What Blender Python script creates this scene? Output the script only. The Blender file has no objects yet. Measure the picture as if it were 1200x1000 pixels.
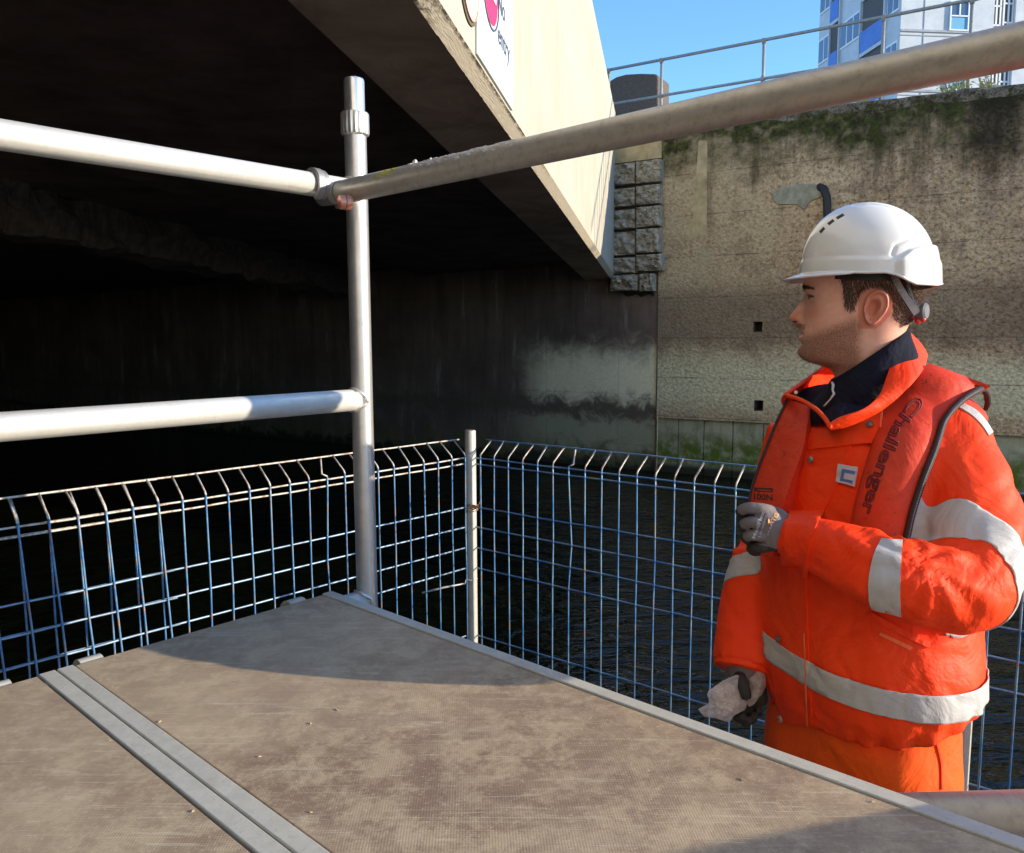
import bpy, bmesh, math, random
import numpy as np
from mathutils import Vector, Matrix, noise
from mathutils.bvhtree import BVHTree

random.seed(7); rng = np.random.default_rng(7)
scene = bpy.context.scene
col = scene.collection
V = Vector

# ------------------------------------------------------------------ camera
CAMZ = 2.20                       # height of the lens above the water
FPX = 935.0                       # focal length for a 1200 px wide frame
PITCH = math.radians(6.487); ROLL = math.radians(-0.271)
_F = V((0, math.cos(PITCH), -math.sin(PITCH))); _R = V((1, 0, 0)); _U = _R.cross(_F)
CR = _R * math.cos(ROLL) + _U * math.sin(ROLL)
CU = -_R * math.sin(ROLL) + _U * math.cos(ROLL)
CF = _F
C0 = V((0, 0, CAMZ))
cam_d = bpy.data.cameras.new('camera'); cam = bpy.data.objects.new('camera', cam_d); col.objects.link(cam)
m = Matrix((CR, CU, -CF)).transposed().to_4x4(); m.translation = C0
cam.matrix_world = m
cam_d.sensor_width = 36; cam_d.lens = FPX / 1200 * 36; cam_d.clip_start = 0.02; cam_d.clip_end = 3000
scene.camera = cam

# ------------------------------------------------------------------ light
SUN_AZ = V((0.970, -0.243, 0)).normalized()      # horizontal direction towards the sun
SUN_EL = math.radians(12.6)
SUN = V((SUN_AZ.x * math.cos(SUN_EL), SUN_AZ.y * math.cos(SUN_EL), math.sin(SUN_EL)))
sd = bpy.data.lights.new('sun', 'SUN'); sd.energy = 2.3; sd.angle = math.radians(0.5); sd.color = (1.0, 0.86, 0.66)
so = bpy.data.objects.new('sun', sd); col.objects.link(so)
so.rotation_euler = SUN.to_track_quat('Z', 'Y').to_euler()
world = bpy.data.worlds.new('World'); scene.world = world; world.use_nodes = True
wn = world.node_tree; bg = wn.nodes['Background']
sky = wn.nodes.new('ShaderNodeTexSky'); sky.sky_type = 'NISHITA'; sky.sun_disc = False
sky.sun_elevation = SUN_EL; sky.sun_rotation = math.atan2(SUN.x, SUN.y)
sky.air_density = 1.0; sky.dust_density = 0.0; sky.ozone_density = 6.0
_t = wn.nodes.new('ShaderNodeMix'); _t.data_type = 'RGBA'; _t.blend_type = 'MULTIPLY'; _t.inputs[0].default_value = 1.0; _t.inputs[7].default_value = (1.12, 0.97, 0.90, 1)
wn.links.new(sky.outputs[0], _t.inputs[6]); wn.links.new(_t.outputs[2], bg.inputs[0]); bg.inputs[1].default_value = 0.15
scene.view_settings.view_transform = 'Standard'; scene.view_settings.look = 'None'
scene.view_settings.exposure = 1.75; scene.view_settings.gamma = 1.0

# ------------------------------------------------------------------ measuring helpers: where a sight line meets a real plane
def ray(x, y): return CF + CR * ((x - 600) / FPX) - CU * ((y - 500) / FPX)
def P(x, y, d): return C0 + ray(x, y) * d
def onz(x, y, z):
    d = ray(x, y); return C0 + d * ((z - CAMZ) / d.z)
def onpl(x, y, n, c):
    d = ray(x, y); return C0 + d * ((c - n.dot(C0)) / n.dot(d))

# ------------------------------------------------------------------ scene helpers
def tag(o, label=None, cat=None, group=None, kind=None):
    if label: o['label'] = label
    if cat: o['category'] = cat
    if group: o['group'] = group
    if kind: o['kind'] = kind
    return o
def thing(name, label, cat, loc=(0, 0, 0), group=None):
    o = bpy.data.objects.new(name, None); col.objects.link(o); o.location = loc; o.empty_display_size = 0.1
    return tag(o, label, cat, group)
def absloc(o):
    l = V(o.location) if o.type == 'EMPTY' else V((0, 0, 0))
    return l
def link(name, me, mat, parent=None, smooth=False):
    me.name = name
    o = bpy.data.objects.new(name, me); col.objects.link(o)
    if mat is not None:
        me.materials.clear()
        for k in (mat if isinstance(mat, (list, tuple)) else [mat]): me.materials.append(k)
    if smooth:
        me.polygons.foreach_set('use_smooth', [True] * len(me.polygons))
    if parent is not None:
        o.parent = parent
        base = parent
        while base.parent is not None: base = base.parent
        if base is parent: o.matrix_parent_inverse = Matrix.Translation(-V(parent.location))
    return o
def mesh(vs, fs, uvs=None):
    me = bpy.data.meshes.new('m'); me.from_pydata([tuple(v) for v in vs], [], fs)
    if uvs is not None:
        l = me.uv_layers.new(name='UVMap')
        for p in me.polygons:
            for li, vi in zip(p.loop_indices, p.vertices): l.data[li].uv = uvs[vi]
    me.update(); return me
class MB:
    def __init__(s): s.v = []; s.f = []
    def add(s, vs, fs):
        b = len(s.v); s.v += [V(v) for v in vs]; s.f += [tuple(i + b for i in f) for f in fs]; return s
    def box(s, c, sx, sy, sz, ax=V((1, 0, 0)), ay=V((0, 1, 0)), az=V((0, 0, 1))):
        vs = [V(c) + ax * (i * sx / 2) + ay * (j * sy / 2) + az * (k * sz / 2) for i in (-1, 1) for j in (-1, 1) for k in (-1, 1)]
        return s.add(vs, [(0, 1, 3, 2), (4, 6, 7, 5), (0, 4, 5, 1), (2, 3, 7, 6), (0, 2, 6, 4), (1, 5, 7, 3)])
    def tube(s, pts, r, seg=12, ridges=0, caps=True):
        pts = [V(p) for p in pts]; n = len(pts)
        rs = r if isinstance(r, (list, tuple)) else [r] * n
        t0 = (pts[1] - pts[0]).normalized(); a = t0.orthogonal().normalized(); vs = []
        if abs(t0.z) < 0.9: a = (V((0, 0, 1)) - t0 * t0.z).normalized()
        for i, p in enumerate(pts):
            t = (pts[min(i + 1, n - 1)] - pts[max(i - 1, 0)]).normalized()
            a = (a - t * a.dot(t)).normalized(); b = t.cross(a)
            for k in range(seg):
                ang = 2 * math.pi * k / seg; rr = rs[i] + (ridges * (1 if k % 2 else -1) if ridges else 0)
                vs.append(p + a * (math.cos(ang) * rr) + b * (math.sin(ang) * rr))
        fs = [(i * seg + k, i * seg + (k + 1) % seg, (i + 1) * seg + (k + 1) % seg, (i + 1) * seg + k) for i in range(n - 1) for k in range(seg)]
        if caps: fs += [tuple(reversed(range(seg))), tuple(range((n - 1) * seg, n * seg))]
        return s.add(vs, fs)
    def loft(s, secs, caps=True, closed=True):
        n = len(secs[0]); m_ = len(secs); vs = [p for sec in secs for p in sec]
        fs = [(i * n + k, i * n + (k + 1) % n, (i + 1) * n + (k + 1) % n, (i + 1) * n + k) for i in range(m_ - 1) for k in range(n if closed else n - 1)]
        if caps: fs += [tuple(reversed(range(n))), tuple(range((m_ - 1) * n, m_ * n))]
        return s.add(vs, fs)
    def me(s):
        me = mesh(s.v, s.f); return me
    def build(s, name, mat, parent=None, smooth=False, bevel=0, autosmooth=None):
        me = s.me()
        bm = bmesh.new(); bm.from_mesh(me); bmesh.ops.recalc_face_normals(bm, faces=bm.faces); bm.to_mesh(me); bm.free()
        o = link(name, me, mat, parent, smooth)
        if bevel:
            b = o.modifiers.new('bevel', 'BEVEL'); b.width = bevel; b.segments = 2; b.limit_method = 'ANGLE'
        if autosmooth: sharp(me, autosmooth)
        return o
def sharp(me, deg=35):
    bm = bmesh.new(); bm.from_mesh(me)
    for e in bm.edges: e.smooth = not (len(e.link_faces) == 2 and e.calc_face_angle(0) > math.radians(deg))
    for f in bm.faces: f.smooth = True
    bm.to_mesh(me); bm.free()
def catmull(pts, n):
    pts = [np.array(p, float) for p in pts]; q = [2 * pts[0] - pts[1]] + pts + [2 * pts[-1] - pts[-2]]; out = []
    for i in range(1, len(q) - 2):
        for k in range(n):
            t = k / n; p0, p1, p2, p3 = q[i - 1:i + 3]
            out.append(0.5 * ((2 * p1) + (-p0 + p2) * t + (2 * p0 - 5 * p1 + 4 * p2 - p3) * t * t + (-p0 + 3 * p1 - 3 * p2 + p3) * t ** 3))
    out.append(pts[-1]); return out
def remesh(mbs, voxel, smooth=4, decimate=None):
    big = MB()
    for b in mbs: big.add(b.v, b.f)
    me = big.me(); bm = bmesh.new(); bm.from_mesh(me); bmesh.ops.recalc_face_normals(bm, faces=bm.faces); bm.to_mesh(me); bm.free()
    o = bpy.data.objects.new('tmp', me); col.objects.link(o)
    r = o.modifiers.new('r', 'REMESH'); r.mode = 'VOXEL'; r.voxel_size = voxel; r.use_smooth_shade = True
    if smooth:
        s = o.modifiers.new('s', 'SMOOTH'); s.factor = 0.5; s.iterations = smooth
    dg = bpy.context.evaluated_depsgraph_get(); dg.update()
    out = bpy.data.meshes.new_from_object(o.evaluated_get(dg)); bpy.data.objects.remove(o); bpy.data.meshes.remove(me)
    return out
def bvh_of(me):
    bm = bmesh.new(); bm.from_mesh(me); t = BVHTree.FromBMesh(bm); bm.free(); return t

# ------------------------------------------------------------------ materials
class NT:
    def __init__(s, name, rough=0.6, metal=0.0, spec=0.5, color=(0.5, 0.5, 0.5)):
        s.m = bpy.data.materials.new(name); s.m.use_nodes = True; s.t = s.m.node_tree
        s.b = s.t.nodes['Principled BSDF']; s.b.inputs['Roughness'].default_value = rough
        s.b.inputs['Metallic'].default_value = metal; s.b.inputs['Specular IOR Level'].default_value = spec
        s.b.inputs['Base Color'].default_value = (*color, 1)
        s.tc = s.t.nodes.new('ShaderNodeTexCoord')
    def L(s, a, b): s.t.links.new(a, b)
    def inp(s, sock, v):
        if hasattr(v, 'links') or isinstance(v, bpy.types.NodeSocket): s.L(v, sock)
        elif isinstance(v, (tuple, list)) and len(v) == 3 and sock.type == 'RGBA': sock.default_value = (*v, 1)
        else: sock.default_value = v
    def map(s, vec=None, scale=(1, 1, 1), loc=(0, 0, 0), rot=(0, 0, 0)):
        n = s.t.nodes.new('ShaderNodeMapping'); s.L(vec or s.tc.outputs['Object'], n.inputs[0])
        n.inputs['Scale'].default_value = scale; n.inputs['Location'].default_value = loc; n.inputs['Rotation'].default_value = rot; return n.outputs[0]
    def noise(s, scale=5, detail=6, rough=0.6, vec=None, dist=0.0):
        n = s.t.nodes.new('ShaderNodeTexNoise'); s.L(vec or s.tc.outputs['Object'], n.inputs['Vector'])
        n.inputs['Scale'].default_value = scale; n.inputs['Detail'].default_value = detail; n.inputs['Roughness'].default_value = rough; n.inputs['Distortion'].default_value = dist
        return n.outputs[0]
    def voro(s, scale=5, vec=None, out='Distance', feature='F1', rand=1.0):
        n = s.t.nodes.new('ShaderNodeTexVoronoi'); n.feature = feature; s.L(vec or s.tc.outputs['Object'], n.inputs['Vector'])
        n.inputs['Scale'].default_value = scale; n.inputs['Randomness'].default_value = rand; return n.outputs[out]
    def ramp(s, fac, stops):
        n = s.t.nodes.new('ShaderNodeValToRGB'); s.inp(n.inputs[0], fac); e = n.color_ramp.elements
        while len(e) < len(stops): e.new(0.5)
        for i, (p, c) in enumerate(stops):
            e[i].position = p; e[i].color = (c, c, c, 1) if not isinstance(c, (tuple, list)) else (*c, 1)
        return n.outputs[0]
    def mix(s, fac, a, b, mode='MIX'):
        n = s.t.nodes.new('ShaderNodeMix'); n.data_type = 'RGBA'; n.blend_type = mode
        s.inp(n.inputs[0], fac); s.inp(n.inputs[6], a); s.inp(n.inputs[7], b); return n.outputs[2]
    def math(s, op, a, b=0.0, clamp=False):
        n = s.t.nodes.new('ShaderNodeMath'); n.operation = op; n.use_clamp = clamp; s.inp(n.inputs[0], a); s.inp(n.inputs[1], b); return n.outputs[0]
    def sep(s, vec=None):
        n = s.t.nodes.new('ShaderNodeSeparateXYZ'); s.L(vec or s.tc.outputs['Object'], n.inputs[0]); return n.outputs
    def band(s, v, a, b, c, d):      # 0 below a, rises to 1 at b, stays, falls from c to 0 at d
        n = s.t.nodes.new('ShaderNodeMapRange'); n.interpolation_type = 'SMOOTHSTEP'; s.L(v, n.inputs[0]); n.inputs[1].default_value = a; n.inputs[2].default_value = b
        k = s.t.nodes.new('ShaderNodeMapRange'); k.interpolation_type = 'SMOOTHSTEP'; s.L(v, k.inputs[0]); k.inputs[1].default_value = c; k.inputs[2].default_value = d
        k.inputs[3].default_value = 1; k.inputs[4].default_value = 0
        return s.math('MULTIPLY', n.outputs[0], k.outputs[0])
    def bump(s, h, strength=0.3, dist=0.01, prev=None):
        n = s.t.nodes.new('ShaderNodeBump'); s.L(h, n.inputs['Height']); n.inputs['Strength'].default_value = strength; n.inputs['Distance'].default_value = dist
        if prev is not None: s.L(prev, n.inputs['Normal'])
        return n.outputs[0]
    def out(s, color=None, rough=None, normal=None, metal=None):
        if color is not None: s.inp(s.b.inputs['Base Color'], color)
        if rough is not None: s.inp(s.b.inputs['Roughness'], rough)
        if normal is not None: s.L(normal, s.b.inputs['Normal'])
        if metal is not None: s.inp(s.b.inputs['Metallic'], metal)
        return s.m
def simple(name, color, rough=0.6, metal=0.0, var=0.15, scale=20, bump=0.0, bscale=200, spec=0.5):
    n = NT(name, rough, metal, spec); f = n.noise(scale, 5, 0.65)
    c = n.mix(n.ramp(f, [(0.3, 0.0), (0.7, 1.0)]), tuple(k * (1 - var) for k in color), tuple(min(1, k * (1 + var)) for k in color))
    nm = n.bump(n.noise(bscale, 3, 0.6), bump, 0.002) if bump else None
    return n.out(c, normal=nm)

def m_alu(name, base=(0.62, 0.61, 0.58), rough=0.38, metal=0.85, dirt=0.35, dcol=(0.16, 0.13, 0.1)):
    n = NT(name, rough, metal)
    f = n.noise(14, 8, 0.7); g = n.noise(120, 4, 0.7)
    c = n.mix(n.ramp(f, [(0.35, 0.0), (0.75, 1.0)]), base, tuple(k * 0.75 for k in base))
    c = n.mix(n.math('MULTIPLY', n.ramp(n.noise(45, 8, 0.75), [(0.52, 0.0), (0.72, 1.0)]), dirt), c, dcol)
    r = n.ramp(f, [(0.2, rough * 0.8), (0.8, min(1, rough * 1.35))])
    return n.out(c, r, n.bump(g, 0.12, 0.001))
M = {}
M['rail'] = m_alu('ribbed aluminium', (0.80, 0.79, 0.74), 0.42, 0.55, 0.12)
M['post'] = m_alu('smooth aluminium', (0.66, 0.64, 0.61), 0.34, 0.75, 0.22)
M['chrome'] = m_alu('bright spigot', (0.88, 0.86, 0.82), 0.24, 0.85, 0.05)
M['clamp'] = m_alu('cast clamp metal', (0.42, 0.40, 0.37), 0.5, 0.7, 0.5)
def m_galv():
    n = NT('weathered galvanised tube', 0.45, 0.45)
    # streaks run along the tube (direction A)
    v = n.map(rot=(0, 0, 0))
    vs_ = n.map(scale=(1.0, .10, 1.0), rot=(0, 0, -math.radians(47.75))); f = n.noise(9, 10, 0.75); s_ = n.noise(75, 8, 0.8, vs_)
    c = n.mix(n.ramp(f, [(0.3, 0.0), (0.7, 1.0)]), (0.58, 0.54, 0.47), (0.48, 0.44, 0.38))
    c = n.mix(n.ramp(s_, [(0.48, 0.0), (0.64, 0.5)]), c, (0.28, 0.24, 0.19))
    c = n.mix(n.ramp(n.noise(25, 6, 0.7), [(0.58, 0.0), (0.72, 0.6)]), c, (0.58, 0.55, 0.5))
    return n.out(c, n.ramp(f, [(0.2, 0.38), (0.8, 0.55)]), n.bump(s_, 0.2, 0.001))
M['galv'] = m_galv()
def m_frame():
    n = NT('deck edge aluminium', 0.6, 0.0, 0.25)
    f = n.noise(30, 8, 0.7); c = n.mix(n.ramp(f, [(0.3, 0.0), (0.7, 1.0)]), (0.58, 0.56, 0.47), (0.46, 0.44, 0.37))
    c = n.mix(n.ramp(n.noise(160, 5, 0.8), [(0.56, 0.0), (0.7, 0.5)]), c, (0.18, 0.17, 0.16))
    return n.out(c, normal=n.bump(n.noise(300, 3), 0.15, 0.001))
M['frame'] = m_frame()
def m_ply(YA):
    n = NT('brown phenolic ply', 0.8, 0.0, 0.12)
    v = n.map(rot=(0, 0, -YA))
    big = n.noise(1.7, 8, 0.65, v); fine = n.noise(14, 10, 0.82, v, 0.2)
    c = n.mix(n.ramp(big, [(0.38, 0.0), (0.60, 1.0)]), (0.29, 0.20, 0.135), (0.47, 0.355, 0.23))
    c = n.mix(n.ramp(fine, [(0.46, 0.0), (0.58, 0.65)]), c, (0.60, 0.47, 0.30))
    c = n.mix(n.ramp(n.noise(3.6, 9, 0.75, v, 0.2), [(0.50, 0.0), (0.66, 0.45)]), c, (0.25, 0.17, 0.135))
    c = n.mix(n.ramp(n.noise(2.6, 9, 0.8, n.map(scale=(1, 2.2, 1), loc=(3, 1, 0), rot=(0, 0, -YA + .5)), 0.2), [(0.50, 0.0), (0.66, 0.5)]), c, (0.58, 0.46, 0.31))
    # scuffs and scratches in two directions
    for (sc_, rot_, sd_, th) in (((1.2, 26.0, 1), 0.9, 3.0, 0.585), ((1.0, 60.0, 1), 0.25, 4.0, 0.60), ((4.0, 22.0, 1), 1.2, 1.2, 0.62)):
        sc = n.noise(sd_, 5, 0.8, n.map(scale=sc_, rot=(0, 0, -YA + rot_)), 1.2)
        c = n.mix(n.ramp(sc, [(th - .01, 0.0), (th + .05, 0.42)]), c, (0.70, 0.60, 0.44))
    c = n.mix(n.ramp(n.noise(170, 4, 0.8, v), [(0.60, 0.0), (0.66, 0.6)]), c, (0.72, 0.58, 0.38))
    # wire-mesh print of the anti-slip side
    mx = n.sep(v)
    gx = n.math('SINE', n.math('MULTIPLY', mx[0], 2 * math.pi / 0.0052)); gy = n.math('SINE', n.math('MULTIPLY', mx[1], 2 * math.pi / 0.0052))
    g = n.math('MULTIPLY', gx, gy)
    gg = n.math('ADD', n.math('MULTIPLY', g, 0.5), 0.5)
    c = n.mix(n.math('MULTIPLY', gg, 0.24), c, n.mix(1.0, c, (0.50, 0.47, 0.45), 'MULTIPLY'))
    nm = n.bump(gg, 0.18, 0.001); nm = n.bump(fine, 0.25, 0.002, nm)
    return n.out(c, n.ramp(fine, [(0.2, 0.7), (0.8, 0.9)]), nm)
def uvsep(n): return n.sep(n.tc.outputs['UV'])
def m_wall():
    # u = metres along the wall to the right of the joint, v = height above the water
    n = NT('exposed aggregate wall', 0.95, 0, 0.08); uv = n.tc.outputs['UV']; o = uvsep(n)
    st = n.voro(26, uv, 'Color'); sd_ = n.voro(26, uv, 'Distance'); cells = n.sep(st)
    big = n.noise(0.55, 7, 0.62, uv); mid = n.noise(2.3, 8, 0.68, uv, 0.8); fine = n.noise(20, 5, 0.75, uv)
    base = n.mix(n.ramp(big, [(0.36, 0.0), (0.64, 1.0)]), (0.42, 0.275, 0.145), (0.66, 0.50, 0.29))
    base = n.mix(n.ramp(cells[0], [(0.0, 0.0), (1.0, 0.9)]), base, n.mix(0.5, base, (0.80, 0.68, 0.50)))
    base = n.mix(n.ramp(fine, [(0.36, 0.85), (0.52, 0.0)]), base, (0.095, 0.072, 0.048))
    base = n.mix(n.ramp(mid, [(0.50, 0.0), (0.68, 0.6)]), base, (0.13, 0.095, 0.07))
    # left bay is paler
    base = n.mix(n.math('MULTIPLY', n.band(o[0], -3, -2, 1.0, 2.6), n.ramp(mid, [(0.3, 0.75), (0.6, 0.25)])), base, (0.46, 0.41, 0.27))
    # dark damp band above the tide line, below it a pale band painting reflected light
    z2 = n.math('ADD', o[1], n.math('MULTIPLY', n.math('SUBTRACT', mid, 0.5), 0.5))
    base = n.mix(n.math('MULTIPLY', n.band(z2, 1.85, 2.2, 2.7, 3.1), 0.55), base, (0.12, 0.085, 0.065))
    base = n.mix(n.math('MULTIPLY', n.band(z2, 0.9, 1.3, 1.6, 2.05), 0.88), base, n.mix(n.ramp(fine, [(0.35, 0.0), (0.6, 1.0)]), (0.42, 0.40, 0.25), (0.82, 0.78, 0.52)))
    # horizontal pour lines
    ln = n.math('ABSOLUTE', n.math('SUBTRACT', n.math('FRACT', n.math('DIVIDE', n.math('ADD', o[1], n.math('MULTIPLY', n.noise(1.2, 3, 0.5, uv), 0.03)), 0.62)), 0.5))
    line = n.ramp(ln, [(0.0, 1.0), (0.018, 0.0)])
    base = n.mix(n.math('MULTIPLY', line, n.ramp(mid, [(0.35, 0.1), (0.6, 0.8)])), base, (0.08, 0.06, 0.045))
    # vertical dribbles
    dv = n.map(uv, (1.3, 0.16, 1)); dr = n.noise(2.2, 7, 0.7, dv)
    base = n.mix(n.math('MULTIPLY', n.ramp(dr, [(0.52, 0.0), (0.64, 1.0)]), n.band(o[1], 3.0, 5.5, 8, 9)), base, (0.075, 0.055, 0.035))
    # moss and soot at the top
    topd = n.math('SUBTRACT', n.math('ADD', 5.42, n.math('MULTIPLY', o[0], -0.0347)), o[1])
    md = n.math('ADD', topd, n.math('MULTIPLY', n.math('SUBTRACT', n.noise(1.1, 8, 0.7, uv), 0.5), 2.2))
    moss = n.math('MULTIPLY', n.ramp(n.math('MULTIPLY', md, 0.5), [(0.18, 1.0), (0.46, 0.0)]), n.ramp(n.noise(5, 9, 0.75, uv), [(0.34, 0.35), (0.50, 1.0)]))
    mcol = n.mix(n.ramp(n.noise(9, 8, 0.7, uv), [(0.4, 0.0), (0.6, 1.0)]), (0.035, 0.03, 0.02), (0.07, 0.085, 0.022))
    base = n.mix(moss, base, mcol)
    # black weep at the right
    bl = n.math('MULTIPLY', n.band(n.math('ADD', o[0], n.math('MULTIPLY', n.math('SUBTRACT', mid, 0.5), 0.9)), 4.05, 4.35, 4.6, 4.95), n.band(o[1], 4.0, 4.7, 5.4, 5.8))
    base = n.mix(n.math('MULTIPLY', bl, n.ramp(fine, [(0.3, 1.0), (0.75, 0.5)])), base, (0.03, 0.025, 0.018))
    # green growth near the water
    gr = n.math('MULTIPLY', n.band(z2, 0.0, 0.15, 0.45, 0.95), n.ramp(n.noise(3.2, 7, 0.7, uv), [(0.42, 0.0), (0.58, 0.9)]))
    base = n.mix(gr, base, (0.09, 0.12, 0.025))
    base = n.mix(n.band(z2, -1, -0.5, 0.06, 0.24), base, (0.03, 0.032, 0.018))
    nm = n.bump(sd_, 0.5, 0.02); nm = n.bump(fine, 0.6, 0.02, nm); nm = n.bump(mid, 0.4, 0.05, nm)
    return n.out(base, normal=nm)
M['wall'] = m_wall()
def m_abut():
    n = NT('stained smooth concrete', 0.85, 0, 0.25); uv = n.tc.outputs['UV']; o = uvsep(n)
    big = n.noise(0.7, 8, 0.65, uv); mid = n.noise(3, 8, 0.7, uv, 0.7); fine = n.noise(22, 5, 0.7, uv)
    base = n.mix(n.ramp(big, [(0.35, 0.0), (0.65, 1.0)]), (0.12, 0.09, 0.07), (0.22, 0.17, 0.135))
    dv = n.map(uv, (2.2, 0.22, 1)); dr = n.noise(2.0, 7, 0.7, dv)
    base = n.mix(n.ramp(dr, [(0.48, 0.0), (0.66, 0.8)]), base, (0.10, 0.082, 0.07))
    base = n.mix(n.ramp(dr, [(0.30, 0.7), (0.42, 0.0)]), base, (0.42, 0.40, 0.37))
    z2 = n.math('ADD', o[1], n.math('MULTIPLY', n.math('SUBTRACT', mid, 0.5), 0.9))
    base = n.mix(n.math('MULTIPLY', n.math('MULTIPLY', n.band(z2, .95, 1.35, 1.6, 2.25), n.band(n.math('ADD', o[0], n.math('MULTIPLY', n.math('SUBTRACT', big, 0.5), 1.6)), -2.7, -1.9, 3, 4)), 0.95), base, n.mix(n.ramp(fine, [(0.35, 0.0), (0.6, 1.0)]), (0.80, 0.77, 0.52), (0.92, 0.90, 0.64)))  # soft patch of reflected light painted into the colour, fading to the left
    base = n.mix(n.math('MULTIPLY', n.math('MULTIPLY', n.band(z2, 0.2, 0.35, 0.7, 0.95), n.band(o[0], -3.0, -2.0, 3, 4)), 0.7), base, (0.42, 0.45, 0.30))  # lower, greener part of the same painted light patch
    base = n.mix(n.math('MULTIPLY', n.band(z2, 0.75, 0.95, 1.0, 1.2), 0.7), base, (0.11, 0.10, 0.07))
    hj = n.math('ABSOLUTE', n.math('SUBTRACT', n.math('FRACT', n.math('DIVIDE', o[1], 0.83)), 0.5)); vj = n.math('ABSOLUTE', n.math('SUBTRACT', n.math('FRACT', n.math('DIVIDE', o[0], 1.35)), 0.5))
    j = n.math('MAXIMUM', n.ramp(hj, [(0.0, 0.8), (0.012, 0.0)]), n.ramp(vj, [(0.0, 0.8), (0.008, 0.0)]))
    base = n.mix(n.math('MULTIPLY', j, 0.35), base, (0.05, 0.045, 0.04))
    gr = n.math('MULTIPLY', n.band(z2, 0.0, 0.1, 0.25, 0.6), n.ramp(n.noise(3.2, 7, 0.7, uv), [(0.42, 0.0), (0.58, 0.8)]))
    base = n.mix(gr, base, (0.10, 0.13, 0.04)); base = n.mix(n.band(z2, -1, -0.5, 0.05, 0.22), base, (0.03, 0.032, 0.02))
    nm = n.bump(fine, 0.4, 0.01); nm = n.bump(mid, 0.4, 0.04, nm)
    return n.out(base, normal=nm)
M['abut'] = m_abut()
def m_panel():
    n = NT('green stained concrete panel', 0.85, 0, 0.25); uv = n.tc.outputs['UV']; o = uvsep(n)
    mid = n.noise(3, 8, 0.7, uv, 0.7); fine = n.noise(22, 5, 0.7, uv)
    base = n.mix(n.ramp(mid, [(0.35, 0.0), (0.65, 1.0)]), (0.27, 0.28, 0.18), (0.46, 0.47, 0.34))
    dv = n.map(uv, (4, 0.4, 1)); dr = n.noise(2.0, 7, 0.7, dv)
    base = n.mix(n.ramp(dr, [(0.50, 0.0), (0.68, 0.6)]), base, (0.15, 0.15, 0.09))
    gr = n.math('MULTIPLY', n.band(n.math('ADD', o[1], n.math('MULTIPLY', n.math('SUBTRACT', mid, 0.5), 0.5)), 0.1, 0.2, 0.4, 0.75), n.ramp(n.noise(3.6, 7, 0.7, uv), [(0.36, 0.0), (0.54, 1.0)]))
    base = n.mix(gr, base, (0.10, 0.15, 0.02)); base = n.mix(n.band(o[1], -1, -0.5, 0.08, 0.2), base, (0.03, 0.032, 0.02))
    return n.out(base, normal=n.bump(mid, 0.4, 0.03, n.bump(fine, 0.3, 0.01)))
M['panel'] = m_panel()
def m_fascia():
    n = NT('painted concrete fascia', 0.8, 0, 0.3); uv = n.tc.outputs['UV']; o = uvsep(n)
    big = n.noise(1.2, 7, 0.65, uv); dv = n.map(uv, (5, 0.35, 1)); dr = n.noise(2.4, 8, 0.72, dv); fine = n.noise(60, 4, 0.7, uv)
    c = n.mix(n.ramp(big, [(0.35, 0.0), (0.65, 1.0)]), (0.40, 0.375, 0.305), (0.47, 0.445, 0.37))
    c = n.mix(n.ramp(dr, [(0.46, 0.0), (0.66, 0.55)]), c, (0.34, 0.32, 0.22))
    c = n.mix(n.math('MULTIPLY', n.band(o[1], 2.6, 3.4, 9, 10), n.ramp(dr, [(0.40, 0.0), (0.6, 0.5)])), c, (0.32, 0.29, 0.20))
    c = n.mix(n.ramp(n.noise(9, 8, 0.8, uv), [(0.64, 0.0), (0.70, 0.4)]), c, (0.3, 0.25, 0.18))
    return n.out(c, normal=n.bump(fine, 0.25, 0.004, n.bump(big, 0.3, 0.03)))
M['fascia'] = m_fascia()
def m_chamfer():
    n = NT('chipped concrete arris', 0.85, 0, 0.3); uv = n.tc.outputs['UV']; o = uvsep(n)
    f = n.noise(12, 8, 0.8, uv); c = n.mix(n.ramp(f, [(0.35, 0.0), (0.65, 1.0)]), (0.50, 0.43, 0.32), (0.60, 0.53, 0.41))
    chips = n.ramp(n.noise(11, 7, 0.85, n.map(uv, (1, .22, 1))), [(0.45, 0.0), (0.52, 1.0)])
    sp = n.math('MULTIPLY', n.band(o[0], 2.2, 2.5, 3.0, 3.3), n.ramp(n.noise(22, 6, 0.9, n.map(uv, (1, .12, 1))), [(0.46, 0.0), (0.54, 1.0)]))
    c = n.mix(n.math('MULTIPLY', sp, .85), c, (0.09, 0.07, 0.055))
    c = n.mix(n.math('MULTIPLY', chips, n.math('MAXIMUM', n.math('MULTIPLY', n.band(o[1], 0.70, 0.92, 2, 3), n.band(o[0], -8, -7, 5.2, 6.5)), 0.04)), c, (0.07, 0.055, 0.04))
    return n.out(c, normal=n.bump(f, 0.8, 0.02))
M['chamfer'] = m_chamfer()
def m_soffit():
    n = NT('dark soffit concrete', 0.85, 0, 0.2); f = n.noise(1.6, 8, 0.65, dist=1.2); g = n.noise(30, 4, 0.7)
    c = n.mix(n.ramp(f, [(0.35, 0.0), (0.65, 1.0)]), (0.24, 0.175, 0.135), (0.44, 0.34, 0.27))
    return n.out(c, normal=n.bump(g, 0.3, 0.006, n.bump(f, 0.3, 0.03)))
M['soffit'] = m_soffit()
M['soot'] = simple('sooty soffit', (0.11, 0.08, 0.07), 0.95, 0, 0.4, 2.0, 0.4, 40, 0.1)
M['spall'] = simple('spalled concrete', (0.085, 0.07, 0.06), 0.95, 0, 0.4, 9, 0.8, 60, 0.1)
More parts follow.
